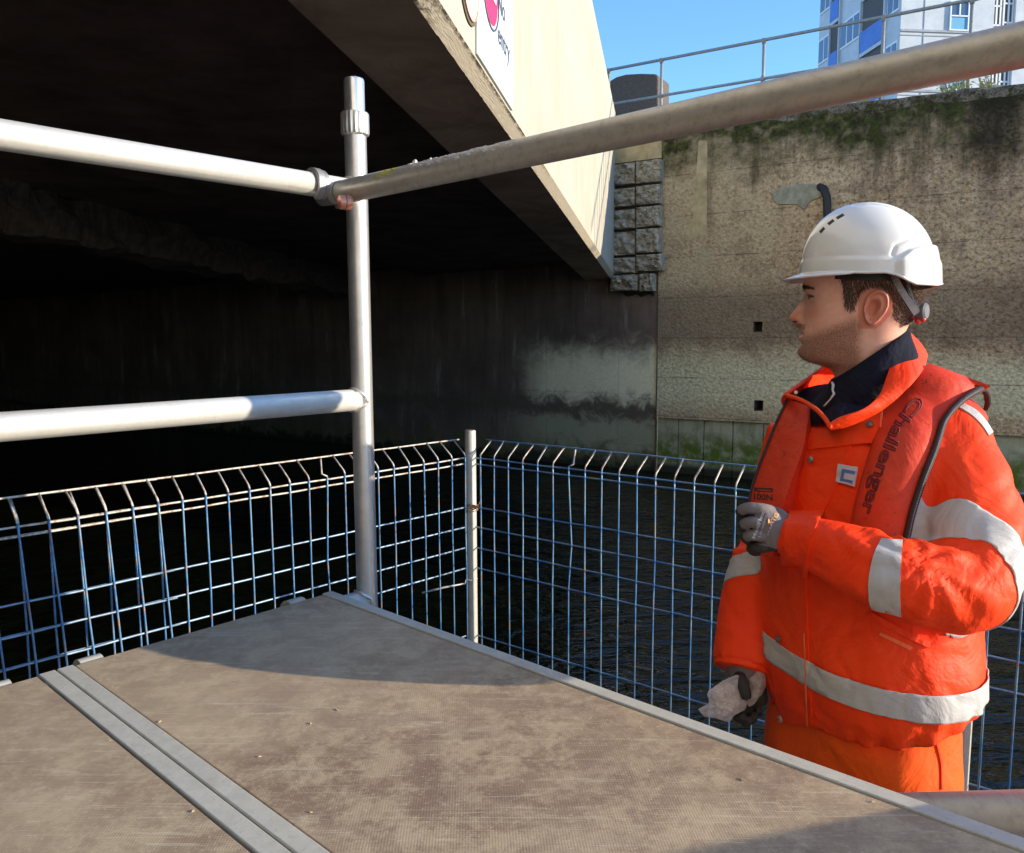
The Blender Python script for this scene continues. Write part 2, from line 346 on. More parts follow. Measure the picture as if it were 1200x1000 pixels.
M['quoin'] = simple('rock faced granite', (0.33, 0.30, 0.235), 0.9, 0, 0.5, 14, 0.8, 50, 0.2)
_n = NT('mossy coping concrete', 0.95, 0, 0.1); _a = _n.noise(7, 8, 0.75); _b = _n.noise(40, 5, 0.8)
M['coping'] = _n.out(_n.mix(_n.ramp(_a, [(0.44, 0.0), (0.56, 1.0)]), _n.mix(_n.ramp(_b, [(0.4, 0.0), (0.6, 1.0)]), (0.035, 0.03, 0.018), (0.10, 0.095, 0.04)), _n.mix(_n.ramp(_b, [(0.4, 0.0), (0.6, 1.0)]), (0.12, 0.10, 0.08), (0.32, 0.28, 0.22))), normal=_n.bump(_b, 0.9, 0.02))
M['render'] = simple('yellow patch of render', (0.44, 0.37, 0.22), 0.95, 0, 0.35, 5, 0.6, 60, 0.1)
M['patch'] = simple('grey cement patch', (0.33, 0.33, 0.25), 0.9, 0, 0.3, 12, 0.4, 60, 0.2)
M['hole'] = simple('dark hole lining', (0.12, 0.10, 0.08), 0.9)
M['black'] = simple('black rubber', (0.02, 0.02, 0.022), 0.6)
def m_water():
    n = NT('canal water', 0.045, 0, 0.5, (0.012, 0.014, 0.008))
    v = n.map(scale=(1.0, 2.1, 1), rot=(0, 0, 0.25))
    a = n.noise(2.6, 4, 0.55, v, 0.6); b = n.noise(7.5, 3, 0.5, v, 0.4)
    return n.out(n.mix(0.5, (0.002, 0.003, 0.0012), (0.003, 0.004, 0.002)), normal=n.bump(b, 0.32, 0.05, n.bump(a, 0.6, 0.12)))
M['water'] = m_water()
def m_fence():
    n = NT('worn blue galvanised wire', 0.4, 0.3)
    f = n.noise(9, 6, 0.7); g = n.noise(35, 5, 0.75)
    c = n.mix(n.ramp(f, [(0.42, 0.0), (0.60, 1.0)]), (0.05, 0.19, 0.44), (0.18, 0.34, 0.50))
    c = n.mix(n.ramp(g, [(0.54, 0.0), (0.62, 0.9)]), c, (0.36, 0.22, 0.13))
    return n.out(c)
M['wire'] = m_fence()
M['wire_h'] = simple('worn galvanised cross wire', (0.24, 0.34, 0.44), 0.45, 0.3, 0.45, 20)
_n = NT('rust-streaked cream wire', 0.6, 0.1); M['wire_top'] = _n.out(_n.mix(_n.ramp(_n.noise(38, 5, 0.75), [(0.47, 0.0), (0.62, 1.0)]), (0.55, 0.53, 0.47), (0.32, 0.20, 0.12)))
M['pole'] = m_alu('old galvanised pole', (0.50, 0.48, 0.42), 0.55, 0.35, 0.4)
M['rail_old'] = m_alu('flaking painted rail', (0.30, 0.32, 0.32), 0.6, 0.2, 0.9, (0.04, 0.035, 0.03))
M['tarmac'] = simple('street paving', (0.10, 0.095, 0.09), 0.9, 0, 0.2, 3)
M['steelfloor'] = simple('pontoon plate', (0.13, 0.12, 0.11), 0.6, 0.2, 0.3, 8)
# ================================================================== SETTING
YAW = math.radians(47.75)
A = V((-math.sin(YAW), math.cos(YAW), 0)); B = V((math.cos(YAW), math.sin(YAW), 0)); Z = V((0, 0, 1))
M['ply'] = m_ply(YAW)
def lay(a, b, z): return A * a + B * b + Z * z      # scaffold co-ordinates, z absolute

# --- water, pontoon, street
def sheet(name, x0, x1, y0, y1, z, mat, n=1):
    me = mesh([(x0, y0, z), (x1, y0, z), (x1, y1, z), (x0, y1, z)], [(0, 1, 2, 3)]); o = link(name, me, mat); tag(o, kind='structure'); return o
sheet('water', -160, 160, -120, 260, 0.0, M['water'])

# --- wall plane
vw = ray(-950, 392); W = -V((vw.x, vw.y, 0)).normalized()            # along the wall, to the right
NW = V((W.y, -W.x, 0)).normalized()
if NW.y > 0: NW = -NW                                                # towards the canal
J = onz(768, 553, 0.0)                                               # vertical joint at the water line
CW = NW.dot(J)
def wpx(x, y):
    q = onpl(x, y, NW, CW); return (q - J).dot(W), q.z
def wpt(s, z, out=0.0): return V((J.x, J.y, 0)) + W * s + NW * out + Z * z
s1, z1 = wpx(792, 146); s2, z2 = wpx(1195, 102)
def ztop(s): return z1 + (z2 - z1) * (s - s1) / (s2 - s1)

def uvquad(name, quads, mat, parent=None, jit=0, sub=0):
    """quads: list of ((s0,z0),(s1,z1)...) in wall co-ordinates, out"""
    vs = []; fs = []; uv = []
    for pts, out in quads:
        b = len(vs)
        for (s, z) in pts: vs.append(wpt(s, z, out)); uv.append((s, z))
        fs.append(tuple(range(b, b + len(pts))))
    me = mesh(vs, fs, uv); return link(name, me, mat, parent)

wall = thing('retaining_wall', 'tall stained aggregate concrete canal wall with mossy top, square drain holes and railing above', 'wall', wpt(3, 0))
SR = 24.0
# recessed lower zone
rs0, rz = wpx(768, 488)[0], wpx(800, 491)[1]
holes = []
for (hx, hy) in ((888, 383), (889, 475.5)):
    a = wpx(hx - 5.5, hy + 6); b = wpx(hx + 5.5, hy - 6); holes.append((a[0], b[0], a[1], b[1]))
xs = sorted([0.0, SR] + [h[0] for h in holes] + [h[1] for h in holes]); 
q = []
scoords = sorted(set([0.0] + [h[k] for h in holes for k in (0, 1)] + [i * 1.0 for i in range(1, 25)]))
zc = sorted(set([rz] + [h[k] for h in holes for k in (2, 3)]))
for i in range(len(scoords) - 1):
    a, b = scoords[i], scoords[i + 1]
    zz = zc + [None]
    for k in range(len(zz) - 1):
        lo = zz[k]
        if zz[k + 1] is None: pts = ((a, lo), (b, lo), (b, ztop(b)), (a, ztop(a)))
        else: pts = ((a, lo), (b, lo), (b, zz[k + 1]), (a, zz[k + 1]))
        if any(h[0] <= a + 1e-6 and b <= h[1] + 1e-6 and zz[k + 1] is not None and h[2] <= lo + 1e-6 and zz[k + 1] <= h[3] + 1e-6 for h in holes): continue
        q.append((pts, 0.0))
# underside lip above the recess, back face and top thickness
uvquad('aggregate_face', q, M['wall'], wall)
lip = MB(); lip.add([wpt(rs0, rz, 0), wpt(SR, rz, 0), wpt(SR, rz, -0.09), wpt(rs0, rz, -0.09)], [(0, 1, 2, 3)])
lip.add([wpt(0, rz + .0, 0), wpt(rs0, rz, 0), wpt(rs0, -0.5, 0), wpt(0, -0.5, 0)], [(0, 1, 2, 3)])
lip.add([wpt(rs0, rz, 0), wpt(rs0, -0.5, 0), wpt(rs0, -0.5, -0.09), wpt(rs0, rz, -0.09)], [(0, 1, 2, 3)])
lip.build('recess_edge', M['abut'], wall)
ph = [wpx(px, 520)[0] for px in (768, 793, 823, 857, 893)]
while ph[-1] < SR: ph.append(ph[-1] + 0.42)
for i in range(len(ph) - 1):
    a, b = ph[i] + 0.012, ph[i + 1] - 0.012
    vs = [wpt(a, rz, -0.06), wpt(b, rz, -0.06), wpt(b, -0.5, -0.06), wpt(a, -0.5, -0.06), wpt(a - .012, rz, -0.1), wpt(b + .012, rz, -0.1), wpt(b + .012, -0.5, -0.1), wpt(a - .012, -0.5, -0.1)]
    uv = [(a, rz), (b, rz), (b, -0.5), (a, -0.5)] * 2
    me = mesh(vs, [(3, 2, 1, 0), (0, 1, 5, 4), (1, 2, 6, 5), (3, 0, 4, 7)], uv); link('facing_panel', me, M['panel'], wall)
for h in holes:
    hb = MB(); a, b, c, d = h; 
    for (p0, p1) in (((a, c), (b, c)), ((b, c), (b, d)), ((b, d), (a, d)), ((a, d), (a, c))):
        hb.add([wpt(*p0, 0), wpt(*p1, 0), wpt(*p1, -0.3), wpt(*p0, -0.3)], [(0, 1, 2, 3)])
    hb.add([wpt(a, c, -.3), wpt(b, c, -.3), wpt(b, d, -.3), wpt(a, d, -.3)], [(0, 1, 2, 3)])
    hb.build('drain_hole', M['abut'] if 0 else M['hole'], wall)
# rough coping with real thickness
cop = MB(); n_ = 140; secs = []
for i in range(n_ + 1):
    s = -1.15 + (SR + 1.15) * i / n_; t = ztop(s); j = lambda k: (noise.noise(V((s * 2.3, k, 0))) * 0.035)
    secs.append([wpt(s, t - 0.03 + j(1), 0.008 + j(2) * .3), wpt(s, t + 0.02 + j(3), 0.0 + j(4) * .4), wpt(s, t + 0.045 + j(5), -0.05), wpt(s, t + 0.05 + j(6), -0.6), wpt(s, t - 0.9, -0.6), wpt(s, t - 0.9, -0.1)])
cop.loft(secs); cop.build('coping', M['wall_top'] if 'wall_top' in M else M['coping'], wall, smooth=False)
# grey cement patch and black hose
pc = [(905, 226), (918, 219), (940, 215), (958, 216), (969, 222), (963, 231), (950, 236), (943, 246), (934, 240), (912, 240), (906, 235)]
mb = MB(); pp = [wpx(*p) for p in pc]; fr = [wpt(s, z, 0.022) for s, z in pp]; bk = [wpt(s, z, -0.01) for s, z in pp]
mb.loft([bk, fr]); mb.build('cement_patch', M['patch'], wall, bevel=0.008)
hp = [wpx(960, 219), wpx(966, 222), wpx(970, 232), wpx(971, 262), wpx(970, 300)]
mb = MB(); mb.tube([wpt(*hp[0], -0.02), wpt(*hp[1], 0.05)] + [wpt(*h, 0.07) for h in hp[2:]], 0.055, 14); mb.build('drain_hose', M['black'], wall, smooth=True)
# vertical joint strip, pale render patch next to the bridge
a = wpx(768, 345); mb = MB(); mb.box(wpt(0.0, (a[1] - 0.3) / 2, 0.0), 0.018, 0.012, a[1] + 0.3, W, NW, Z); mb.build('expansion_joint', M['hole'], wall)
a = wpx(722, 192); b = wpx(776, 150); mb = MB()
mb.box(wpt((a[0] + b[0]) / 2 - .1, (a[1] + ztop(0)) / 2 - .06, -0.03), b[0] - a[0] + .2, 0.1, ztop(0) - a[1] - .12, W, NW, Z); mb.build('render_panel', M['render'], wall)
# pilaster strip of pale repair (827, 150-275)
a = wpx(806, 278); b = wpx(829, 160); mb = MB(); c = [wpx(819, 165), wpx(829, 165), wpx(828, 276), wpx(801, 281), wpx(812, 255)]
mb.loft([[wpt(s, z, -0.01) for s, z in c], [wpt(s, z, 0.006) for s, z in c]]); mb.build('repair_strip', M['render'], wall)

# --- quoin of rock-faced blocks
qn = thing('stone_quoin', 'block of rock-faced grey stone courses built in where the bridge meets the wall', 'stonework', wpt(wpx(750, 330)[0], wpx(750, 345)[1]))
def rock(cs, name='stone_block'):
    (x0, y0), (x1, y1) = cs; a = wpx(x0, y1); b = wpx(x1, y0); n1 = 18; vs = []; fs = []
    for i in range(n1 + 1):
        for k in range(n1 + 1):
            u, v = i / n1, k / n1; e = min(u, 1 - u, v, 1 - v)
            o = 0.14 + (0.022 * min(1, e / 0.10) ** 0.6 if e > 0 else 0) + noise.fractal(V((a[0] * 3 + u * 2.6, a[1] * 3 + v * 2.6, x0)), .8, 2.2, 4) * 0.075 * (1 if e > 0 else 0.25)
            vs.append(wpt(a[0] + (b[0] - a[0]) * u + 0.003 * (1 - 2 * u), a[1] + (b[1] - a[1]) * v + 0.003 * (1 - 2 * v), o))
    fs = [(i * (n1 + 1) + k, (i + 1) * (n1 + 1) + k, (i + 1) * (n1 + 1) + k + 1, i * (n1 + 1) + k + 1) for i in range(n1) for k in range(n1)]
    b0 = len(vs); ring = [i * (n1 + 1) for i in range(n1 + 1)] + [n1 * (n1 + 1) + k for k in range(1, n1 + 1)] + [i * (n1 + 1) + n1 for i in range(n1 - 1, -1, -1)] + [k for k in range(n1 - 1, 0, -1)]
    for r in ring: vs.append(vs[r] - NW * ((vs[r] - J).dot(NW) + 0.02))
    m_ = len(ring); fs += [(ring[i], ring[(i + 1) % m_], b0 + (i + 1) % m_, b0 + i) for i in range(m_)]
    mb = MB(); mb.add(vs, fs); return mb.build(name, M['quoin'], qn)
ys = [188, 217, 242, 268, 298, 319]; xr = [778, 777, 777, 777, 780]
for i in range(5):
    rock(((716, ys[i] + 4), (748, ys[i + 1] + 3))); rock(((749, ys[i]), (xr[i], ys[i + 1])))
rock(((719, 322), (751, 342))); rock(((753, 321), (769, 342)))

# --- bridge cross-section: lines through the vanishing point of the bridge
D3 = ray(780, 417.5); D3 = D3 / D3.y
def sec_from(x, y):              # where this sight line meets the wall plane, brought back to y = 0
    q_ = onpl(x, y, NW, CW); return q_ - D3 * q_.y
def hline(x, y, z):              # the line parallel to the bridge in the horizontal-ish sheet z (at y=0) seen through the pixel
    r = ray(x, y); # C0 + r t = (u,0,z) + D3 s
    a = np.array([[r.x, -1, -D3.x], [r.y, 0, -D3.y], [r.z, 0, -D3.z]]); s_ = np.linalg.solve(a, np.array([0 - C0.x, 0 - C0.y, z - C0.z])); return V((s_[1], 0, z))
c_top = sec_from(719.5, 322.5); c_bot = sec_from(715.6, 327.0)
ztopf = hline(693.8, 0, 0)       # dummy to show usage
def vline(x, y, u):              # same, in the vertical sheet u
    r = ray(x, y); a = np.array([[r.x, 0, -D3.x], [r.y, 0, -D3.y], [r.z, -1, -D3.z]]); s_ = np.linalg.solve(a, np.array([u - C0.x, -C0.y, -C0.z])); return V((u, 0, s_[1]))
f_top = vline(700, 30, c_top.x)
c_in = hline(440, 97, c_bot.z)
step2 = hline(196, 225, c_bot.z + 0.28); step3 = hline(0, 262, c_bot.z + 0.0)
def bpt(u, z, s): return V((u, 0, z)) + D3 * s
def s_wall(u, z):                # distance at which the line reaches the wall plane
    p = V((u, 0, z)); return (CW - NW.dot(p)) / NW.dot(D3)
S0 = -7.0
bridge = thing('concrete_bridge', 'low wide concrete road bridge with sunlit painted fascia and dark soffit over the canal', 'bridge', bpt(c_top.x, c_bot.z, 2.0))
def bstrip(name, prof, mat, n=1, jit=0.0, parent=bridge, past=0.0, vtile=None):
    """prof: list of (u,z); strip extruded along the bridge, clipped on the wall plane; uv = (s, z)"""
    vs = []; uv = []; fs = []; m_ = len(prof); L0 = 0; acc = [0]
    for k in range(1, m_): acc.append(acc[-1] + math.hypot(prof[k][0] - prof[k - 1][0], prof[k][1] - prof[k - 1][1]))
    for i in range(n + 1):
        for k, (u, z) in enumerate(prof):
            e = s_wall(u, z) + past; s = S0 + (e - S0) * i / n
            jz = jit * noise.noise(V((s * 6, k * 9.1, 0))) if jit else 0; ju = jit * noise.noise(V((s * 6, k * 5.3, 4))) if jit else 0
            vs.append(bpt(u + ju, z + jz, s)); uv.append((s, acc[k] if vtile is None else z - vtile))
    fs = [(i * m_ + k, (i + 1) * m_ + k, (i + 1) * m_ + k + 1, i * m_ + k + 1) for i in range(n) for k in range(m_ - 1)]
    me = mesh(vs, fs, uv); return link(name, me, mat, parent)
zt, zb, ub = f_top.z, c_bot.z, c_bot.x; UF = c_top.x
bstrip('parapet_beam', [(UF, c_top.z), (UF, zt), (UF - 0.35, zt), (UF - 0.35, zt - 1.1)], M['fascia'], 60, 0, vtile=c_top.z)
# chipped arris between fascia and soffit, cut finely so that the edge is ragged
nA = 700; vs = []; uv = []; fs = []
for i in range(nA + 1):
    for k in range(6):
        t = k / 5; u = ub + (UF - ub) * t; z = zb + (c_top.z - zb) * t; e = s_wall(u, z); s = S0 + (e - S0) * (i / nA)
        big = max(0, 1 - abs(s - 2.8) / 0.5) ; a_ = 0.004 + 0.03 * big
        nn = noise.fractal(V((s * 14, k * 3.0, 1)), 1.0, 2.0, 4)
        if k in (0,): u += a_ * nn * 1.1 - 0.03 * big; z += abs(nn) * a_
        elif k < 5: z += nn * a_ * 0.6; u -= abs(nn) * a_ * 0.5
        vs.append(bpt(u, z, s)); uv.append((s, t))
fs = [(i * 6 + k, (i + 1) * 6 + k, (i + 1) * 6 + k + 1, i * 6 + k + 1) for i in range(nA) for k in range(5)]
link('chamfered_arris', mesh(vs, fs, uv), M['chamfer'], bridge)
UI = c_in.x
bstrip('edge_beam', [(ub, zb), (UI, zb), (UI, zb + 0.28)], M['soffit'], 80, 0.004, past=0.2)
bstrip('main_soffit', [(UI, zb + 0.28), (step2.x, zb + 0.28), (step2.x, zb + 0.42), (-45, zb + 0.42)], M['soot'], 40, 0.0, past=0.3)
# spalled inner beam
ib = MB(); secs = []; n_ = 240
for i in range(n_ + 1):
    sA = 2.0 + 15 * i / n_; sec = []
    for k, (du, z) in enumerate(((0.0, zb + 0.42), (0.06, zb + 0.2), (0.0, zb - 0.02), (-0.25, zb - 0.06), (-0.6, zb + 0.0), (-0.6, zb + 0.42))):
        nn = noise.fractal(V((sA * 1.6, k * 1.7, 3)), 1.0, 2.1, 5); sec.append(bpt(step3.x + du + nn * 0.12, z + nn * 0.09, sA))
    secs.append(sec)
ib.loft(secs); ib.build('spalled_beam', M['spall'], bridge)
# deck top
mb = MB(); T = [bpt(UF - .35, zt - 1.1, S0), bpt(-45, zt - 1.1, S0), bpt(-45, zt - 1.1, s_wall(-45, zt)), bpt(UF - .35, zt - 1.1, s_wall(UF, zt))]
mb.add(T, [(0, 1, 2, 3)]); mb.build('bridge_deck', M['tarmac'], bridge)
# sealing end walls keep the tunnel dark; the unseen far one is added for that
mb = MB(); mb.add([bpt(-45, zb + .42, S0), bpt(-45, zb + .42, 60), bpt(-45, -3, 60), bpt(-45, -3, S0)], [(0, 1, 2, 3)]); mb.build('far_light_seal', M['soot'], bridge)
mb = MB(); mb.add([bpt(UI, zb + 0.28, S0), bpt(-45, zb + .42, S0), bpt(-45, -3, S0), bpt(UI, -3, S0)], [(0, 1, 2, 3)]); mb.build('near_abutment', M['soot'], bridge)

# --- abutment (wall plane, left of the joint)
ab = thing('bridge_abutment', 'shaded concrete abutment under the bridge with a pale band above the water', 'wall', wpt(-2, 0))
zs = wpx(730, 345)[1]
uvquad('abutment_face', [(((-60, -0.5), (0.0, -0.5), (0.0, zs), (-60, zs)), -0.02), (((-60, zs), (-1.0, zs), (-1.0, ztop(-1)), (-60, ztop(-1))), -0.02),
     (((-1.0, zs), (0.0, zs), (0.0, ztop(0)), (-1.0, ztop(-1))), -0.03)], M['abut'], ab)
# broken edge where the beam seats
mb = MB(); a = wpx(735, 350); 
secs = []
for i in range(30):
    t = i / 29; s = wpx(732 + 34 * t, 345)[0]; nn = noise.noise(V((s * 9, 0, 0)))
    secs.append([wpt(s, zs - 0.03 + nn * .06, -0.02), wpt(s, zs + 0.02 + nn * .04, 0.05 + nn * .03), wpt(s, zs + 0.10, 0.04 + nn * .02), wpt(s, zs + 0.26, -0.02)])
mb.loft(secs, closed=True); mb.build('broken_seat', M['abut'], ab)
# thin pipe along the foot of the abutment
a = wpx(0, 466); b = wpx(75, 477); mb = MB(); a = wpx(-60, 458)
mb.tube([wpt(a[0], a[1], 0.2), wpt(b[0], b[1], 0.2)], 0.04, 8); mb.build('foot_ledge', M['spall'], ab)

# --- street behind the wall
zst = ztop(0) - 0.85
me = mesh([wpt(-90, zst, -0.6), wpt(SR + 60, zst, -0.6), wpt(SR + 60, zst, -420), wpt(-300, zst, -420)], [(0, 1, 2, 3)]); tag(link('street', me, M['tarmac']), kind='structure')
# --- railing on the wall
def rpx(x, y, back): # point on a plane parallel to the wall, set back
    return onpl(x, y, NW, CW - back)
rb = 0.35
rl = thing('wall_railing', 'weathered two-rail tubular railing with flaking paint along the top of the wall', 'railing', wpt(1.5, ztop(1.5), -rb))
t0 = rpx(712.5, 82.4, rb); t1 = rpx(1038, 19.5, rb); l0 = rpx(720, 121.6, rb); l1 = rpx(918, 88.5, rb)
def ext(p, q_, s0, s1):
    d = q_ - p; L = (q_ - p).dot(W); return p + d * ((s0 - (p - J).dot(W)) / L), p + d * ((s1 - (p - J).dot(W)) / L)
a, b = ext(t0, t1, (t0 - J).dot(W), 14); mb = MB(); mb.tube([a, b], 0.024, 10); mb.build('top_rail', M['rail_old'], rl, smooth=True)
c, d = ext(l0, l1, (l0 - J).dot(W) - .1, 14); mb = MB(); mb.tube([c, d], 0.022, 10); mb.build('lower_rail', M['rail_old'], rl, smooth=True)
px_posts = [(713.5, 84), (775.5, 71), (895.5, 47), (1036, 20.5)]
sp = [(rpx(x, y, rb) - J).dot(W) for x, y in px_posts]
while sp[-1] < 12: sp.append(sp[-1] + 1.05)
for s in sp:
    f = (s - (a - J).dot(W)) / ((b - J).dot(W) - (a - J).dot(W)); top = a + (b - a) * f
    mb = MB(); mb.tube([V((top.x, top.y, ztop(s) - 0.02)), top], 0.023, 10); mb.build('post', M['rail_old'], rl, smooth=True)
    mb = MB(); mb.tube([top - Z * 0.06, top - Z * 0.02, top + Z * 0.02], [0.026, 0.037, 0.034], 10); mb.build('fitting', M['rail_old'], rl, smooth=True); mb = MB()
    f2 = (s - (c - J).dot(W)) / ((d - J).dot(W) - (c - J).dot(W)); lw = c + (d - c) * f2
    mb.tube([lw - Z * .035, lw + Z * .035], [0.034, 0.034], 10); mb.build('fitting', M['rail_old'], rl, smooth=True)
# --- dark curved slab behind the railing
bk = 0.9
o_ = [(712, 96), (722, 90), (733, 87), (750, 86), (769, 86.5), (771, 90), (771, 150), (712, 158)]
fr = [rpx(x, y, bk) for x, y in o_]; mb = MB(); mb.loft([fr, [p - NW * 0.55 for p in fr]])
bo = mb.build('concrete_bollard_block', simple('dark speckled concrete', (0.11, 0.09, 0.075), 0.9, 0, 0.5, 60, 0.5, 60), bevel=0.03)
tag(bo, 'dark round-topped concrete block standing behind the railing next to the bridge', 'block')
# --- weeds on the wall top
for i, (px, py) in enumerate(((1112, 106), (1128, 104), (1157, 102), (1010, 118))):
    s, z = wpx(px, py); mb = MB()
    for k in range(26):
        b0 = wpt(s + random.uniform(-.08, .08), ztop(s) + .03, -0.05 - random.uniform(0, .1)); d = V((random.uniform(-.5, .5), random.uniform(-.3, .3), 1)).normalized()
        L = random.uniform(0.08, 0.24); w = W * 0.006; t = b0 + d * L * .6; e = b0 + d * L + V((random.uniform(-.06, .06), 0, -0.01))
        mb.add([b0 - w, b0 + w, t + w, t - w, e], [(0, 1, 2, 3), (3, 2, 4)])
        mb.add([e - W * .02, e + NW * .012, e + W * .02, e - NW * .012 + Z * .02], [(0, 1, 2, 3)])
    o = mb.build('weed', simple('dry weed', (0.33, 0.33, 0.12), 0.8))
    tag(o, ['small dry weed on the wall top below the tower block window', 'small dry weed on the wall top beside its left neighbour', 'small dry weed on the wall top under the grey stair windows', 'low green weed on the wall top at the tower corner'][i], 'plant', 'weeds along the wall top')

# --- tower block
M['tpan'] = simple('pale tower panel', (0.52, 0.56, 0.58), 0.8, 0, 0.12, 1.5, 0.2, 8)
M['tpan2'] = simple('grey tower panel', (0.34, 0.36, 0.38), 0.8, 0, 0.2, 1.5, 0.2, 8)
M['twin'] = NT('window glass', 0.08, 0.0, 1.0, (0.06, 0.10, 0.16)).m
M['tcyan'] = simple('turquoise panel', (0.10, 0.36, 0.55), 0.5, 0, 0.1)
M['tblue'] = simple('blue balcony panel', (0.05, 0.16, 0.50), 0.5, 0, 0.2, 2)
M['twht'] = simple('white window frame', (0.75, 0.77, 0.78), 0.5, 0, 0.05)
M['tdark'] = simple('dark recess', (0.09, 0.085, 0.08), 0.8)
Q0 = P(1055, 37, 37.0); dl = ray(505, 394); DL = V((dl.x, dl.y, 0)).normalized(); DR = V((DL.y, -DL.x, 0)); NR = -DL; NL = -DR
zq = Q0.z                               # level of one slab line
FH = abs(P(1055, 37, 37).z - P(1055, 105, 37).z)
tb = thing('tower_block', 'high-rise block of flats with pale panels and blue balconies beyond the canal wall', 'building', (Q0.x, Q0.y, zst))
def tR(a, z, o=0): return V((Q0.x, Q0.y, 0)) + DR * a + NR * o + Z * z
def tL(a, z, o=0): return V((Q0.x, Q0.y, 0)) + DL * a + NL * o + Z * z
def rx(px, z=zq):   # distance along right face
    q_ = onpl(px, 37, NR, NR.dot(Q0)); return (q_ - Q0).dot(DR)
def lx(px):
    q_ = onpl(px, 37, NL, NL.dot(Q0)); return (q_ - Q0).dot(DL)
wL = lx(960); wR = 15.0
NF0, NF1 = -4, 9
z0, z1t = zq + FH * NF0, zq + FH * NF1
core0, core1 = rx(1164), rx(1189)
mb = MB()
mb.box((tR(core0 / 2, (z0 + z1t) / 2) - NR * (wL / 2)), core0, wL, z1t - z0, DR, NR, Z)
mb.box((tR((core0 + core1) / 2, (z0 + z1t) / 2) - NR * (wL / 2 + 0.12)), core1 - core0, wL - .24, z1t - z0, DR, NR, Z)
mb.box((tR((core1 + wR) / 2, (z0 + z1t) / 2) - NR * (wL / 2)), wR - core1, wL, z1t - z0, DR, NR, Z)
mb.build('walls', M['tpan'], tb)
wa, wb_ = rx(1112), rx(1133)
for f in range(NF0, NF1):
    zf = zq + FH * f
    mb = MB(); mb.box(tR(core0 / 2, zf + .05, 0.03), core0, 0.06, 0.10, DR, NR, Z); mb.box(tR(core0 / 2, zf - .15, 0.015), core0, 0.03, 0.04, DR, NR, Z)
    for x_ in (wa - 1.25, wb_ + .15): mb.box(tR(x_, zf + FH / 2, 0.012), 0.035, 0.024, FH, DR, NR, Z)
    mb.build('slab_edge', M['tpan2'], tb)
    fr = MB(); w_ = wb_ - wa; zc_ = zf + 0.12
    hgt = FH * 0.47
    for (x_, zz, sx, sz) in (((wa + wb_) / 2, zc_, w_ + .1, .06), ((wa + wb_) / 2, zc_ + hgt, w_ + .1, .06), (wa, zc_ + hgt / 2, .06, hgt), (wb_, zc_ + hgt / 2, .06, hgt), ((wa + wb_) / 2, zc_ + hgt * .5, w_, .06), ((wa + wb_) / 2, zc_ + hgt * .75, .06, hgt * .5)):
        fr.box(tR(x_, zz, 0.05), sx, 0.08, sz, DR, NR, Z)
    w = fr.build('window', M['twht'], tb)
    g = MB(); g.box(tR((wa + wb_) / 2, zc_ + hgt * .75, 0.02), w_, 0.04, hgt * .5, DR, NR, Z); g.build('pane', M['twin'], w)
    g = MB(); g.box(tR((wa + wb_) / 2, zc_ + hgt * .25, 0.02), w_, 0.04, hgt * .5, DR, NR, Z); g.build('coloured_panel', M['tcyan'], w)
    # stair core windows
    g = MB()
    cw = (core1 - core0)
    for (a_, b_, c_) in ((0.06, 0.36, .2), (0.56, .94, .2)):
        g.box(tR(core0 + cw * (a_ + b_) / 2, zf + FH * .5, -0.20), cw * (b_ - a_), 0.06, FH * .62, DR, NR, Z)
    w = g.build('stair_window', M['tdark'], tb)
    g = MB()
    for x_ in (.04, .2, .38, .54, .76, .95): g.box(tR(core0 + cw * x_, zf + FH * .5, -0.16), .07, .06, FH * .66, DR, NR, Z)
    for zz in (.18, .5, .82): g.box(tR(core0 + cw * .22, zf + FH * zz, -0.16), cw * .36, .06, .07, DR, NR, Z); g.box(tR(core0 + cw * .75, zf + FH * (zz + .05), -0.16), cw * .4, .06, .07, DR, NR, Z)
    g.build('frame', M['twht'], w)
    # left face
    def strip(name, a_, b_, zl, zh, o, mat, par=tb, th=0.06):
        k = MB(); k.box(tL((a_ + b_) / 2, zf + FH * (zl + zh) / 2, o), b_ - a_, th, FH * (zh - zl), DL, NL, Z); return k.build(name, mat, par)
    for (pa, pb) in ((1053, 1040), (1008, 986), (973, 961)):
        a_, b_ = lx(pa), lx(pb); w = strip('window_band', a_, b_, .38, .88, 0.02, M['twht'])
        k = MB(); npn = max(2, round((b_ - a_) / .75))
        for q2 in range(npn):
            x_ = a_ + (b_ - a_) * (q2 + .5) / npn; k.box(tL(x_, zf + FH * .63, .05), (b_ - a_) / npn * .78, .04, FH * .42, DL, NL, Z)
        k.build('pane', M['twin'], w)
    for (pa, pb) in ((1036, 1011), (984, 974.5)):
        a_, b_ = lx(pa), lx(pb)
        strip('balcony_recess', a_, b_, .04, .98, 0.01, M['tdark'], th=0.04); strip('balcony_front', a_, b_, .04, .42, 0.10, M['tblue'], th=0.05)
        strip('balcony_slab', a_, b_, -.03, .035, 0.06, M['tpan'], th=0.14)
    strip('spandrel', 0.02, wL - .02, .0, .30, 0.012, M['tpan2'], th=0.03) if 0 else None
for a_ in (1009.5, 1037.5, 985.2, 974):
    k = MB(); x_ = lx(a_); k.box(tL(x_, (z0 + z1t) / 2, 0.05), 0.10, 0.16, z1t - z0, DL, NL, Z); k.build('fin_wall', M['tpan'], tb)
mb = MB(); mb.box(tR(wR / 2, z1t + .15) - NR * (wL / 2), wR, wL, .3, DR, NR, Z); mb.build('roof', M['tpan2'], tb)

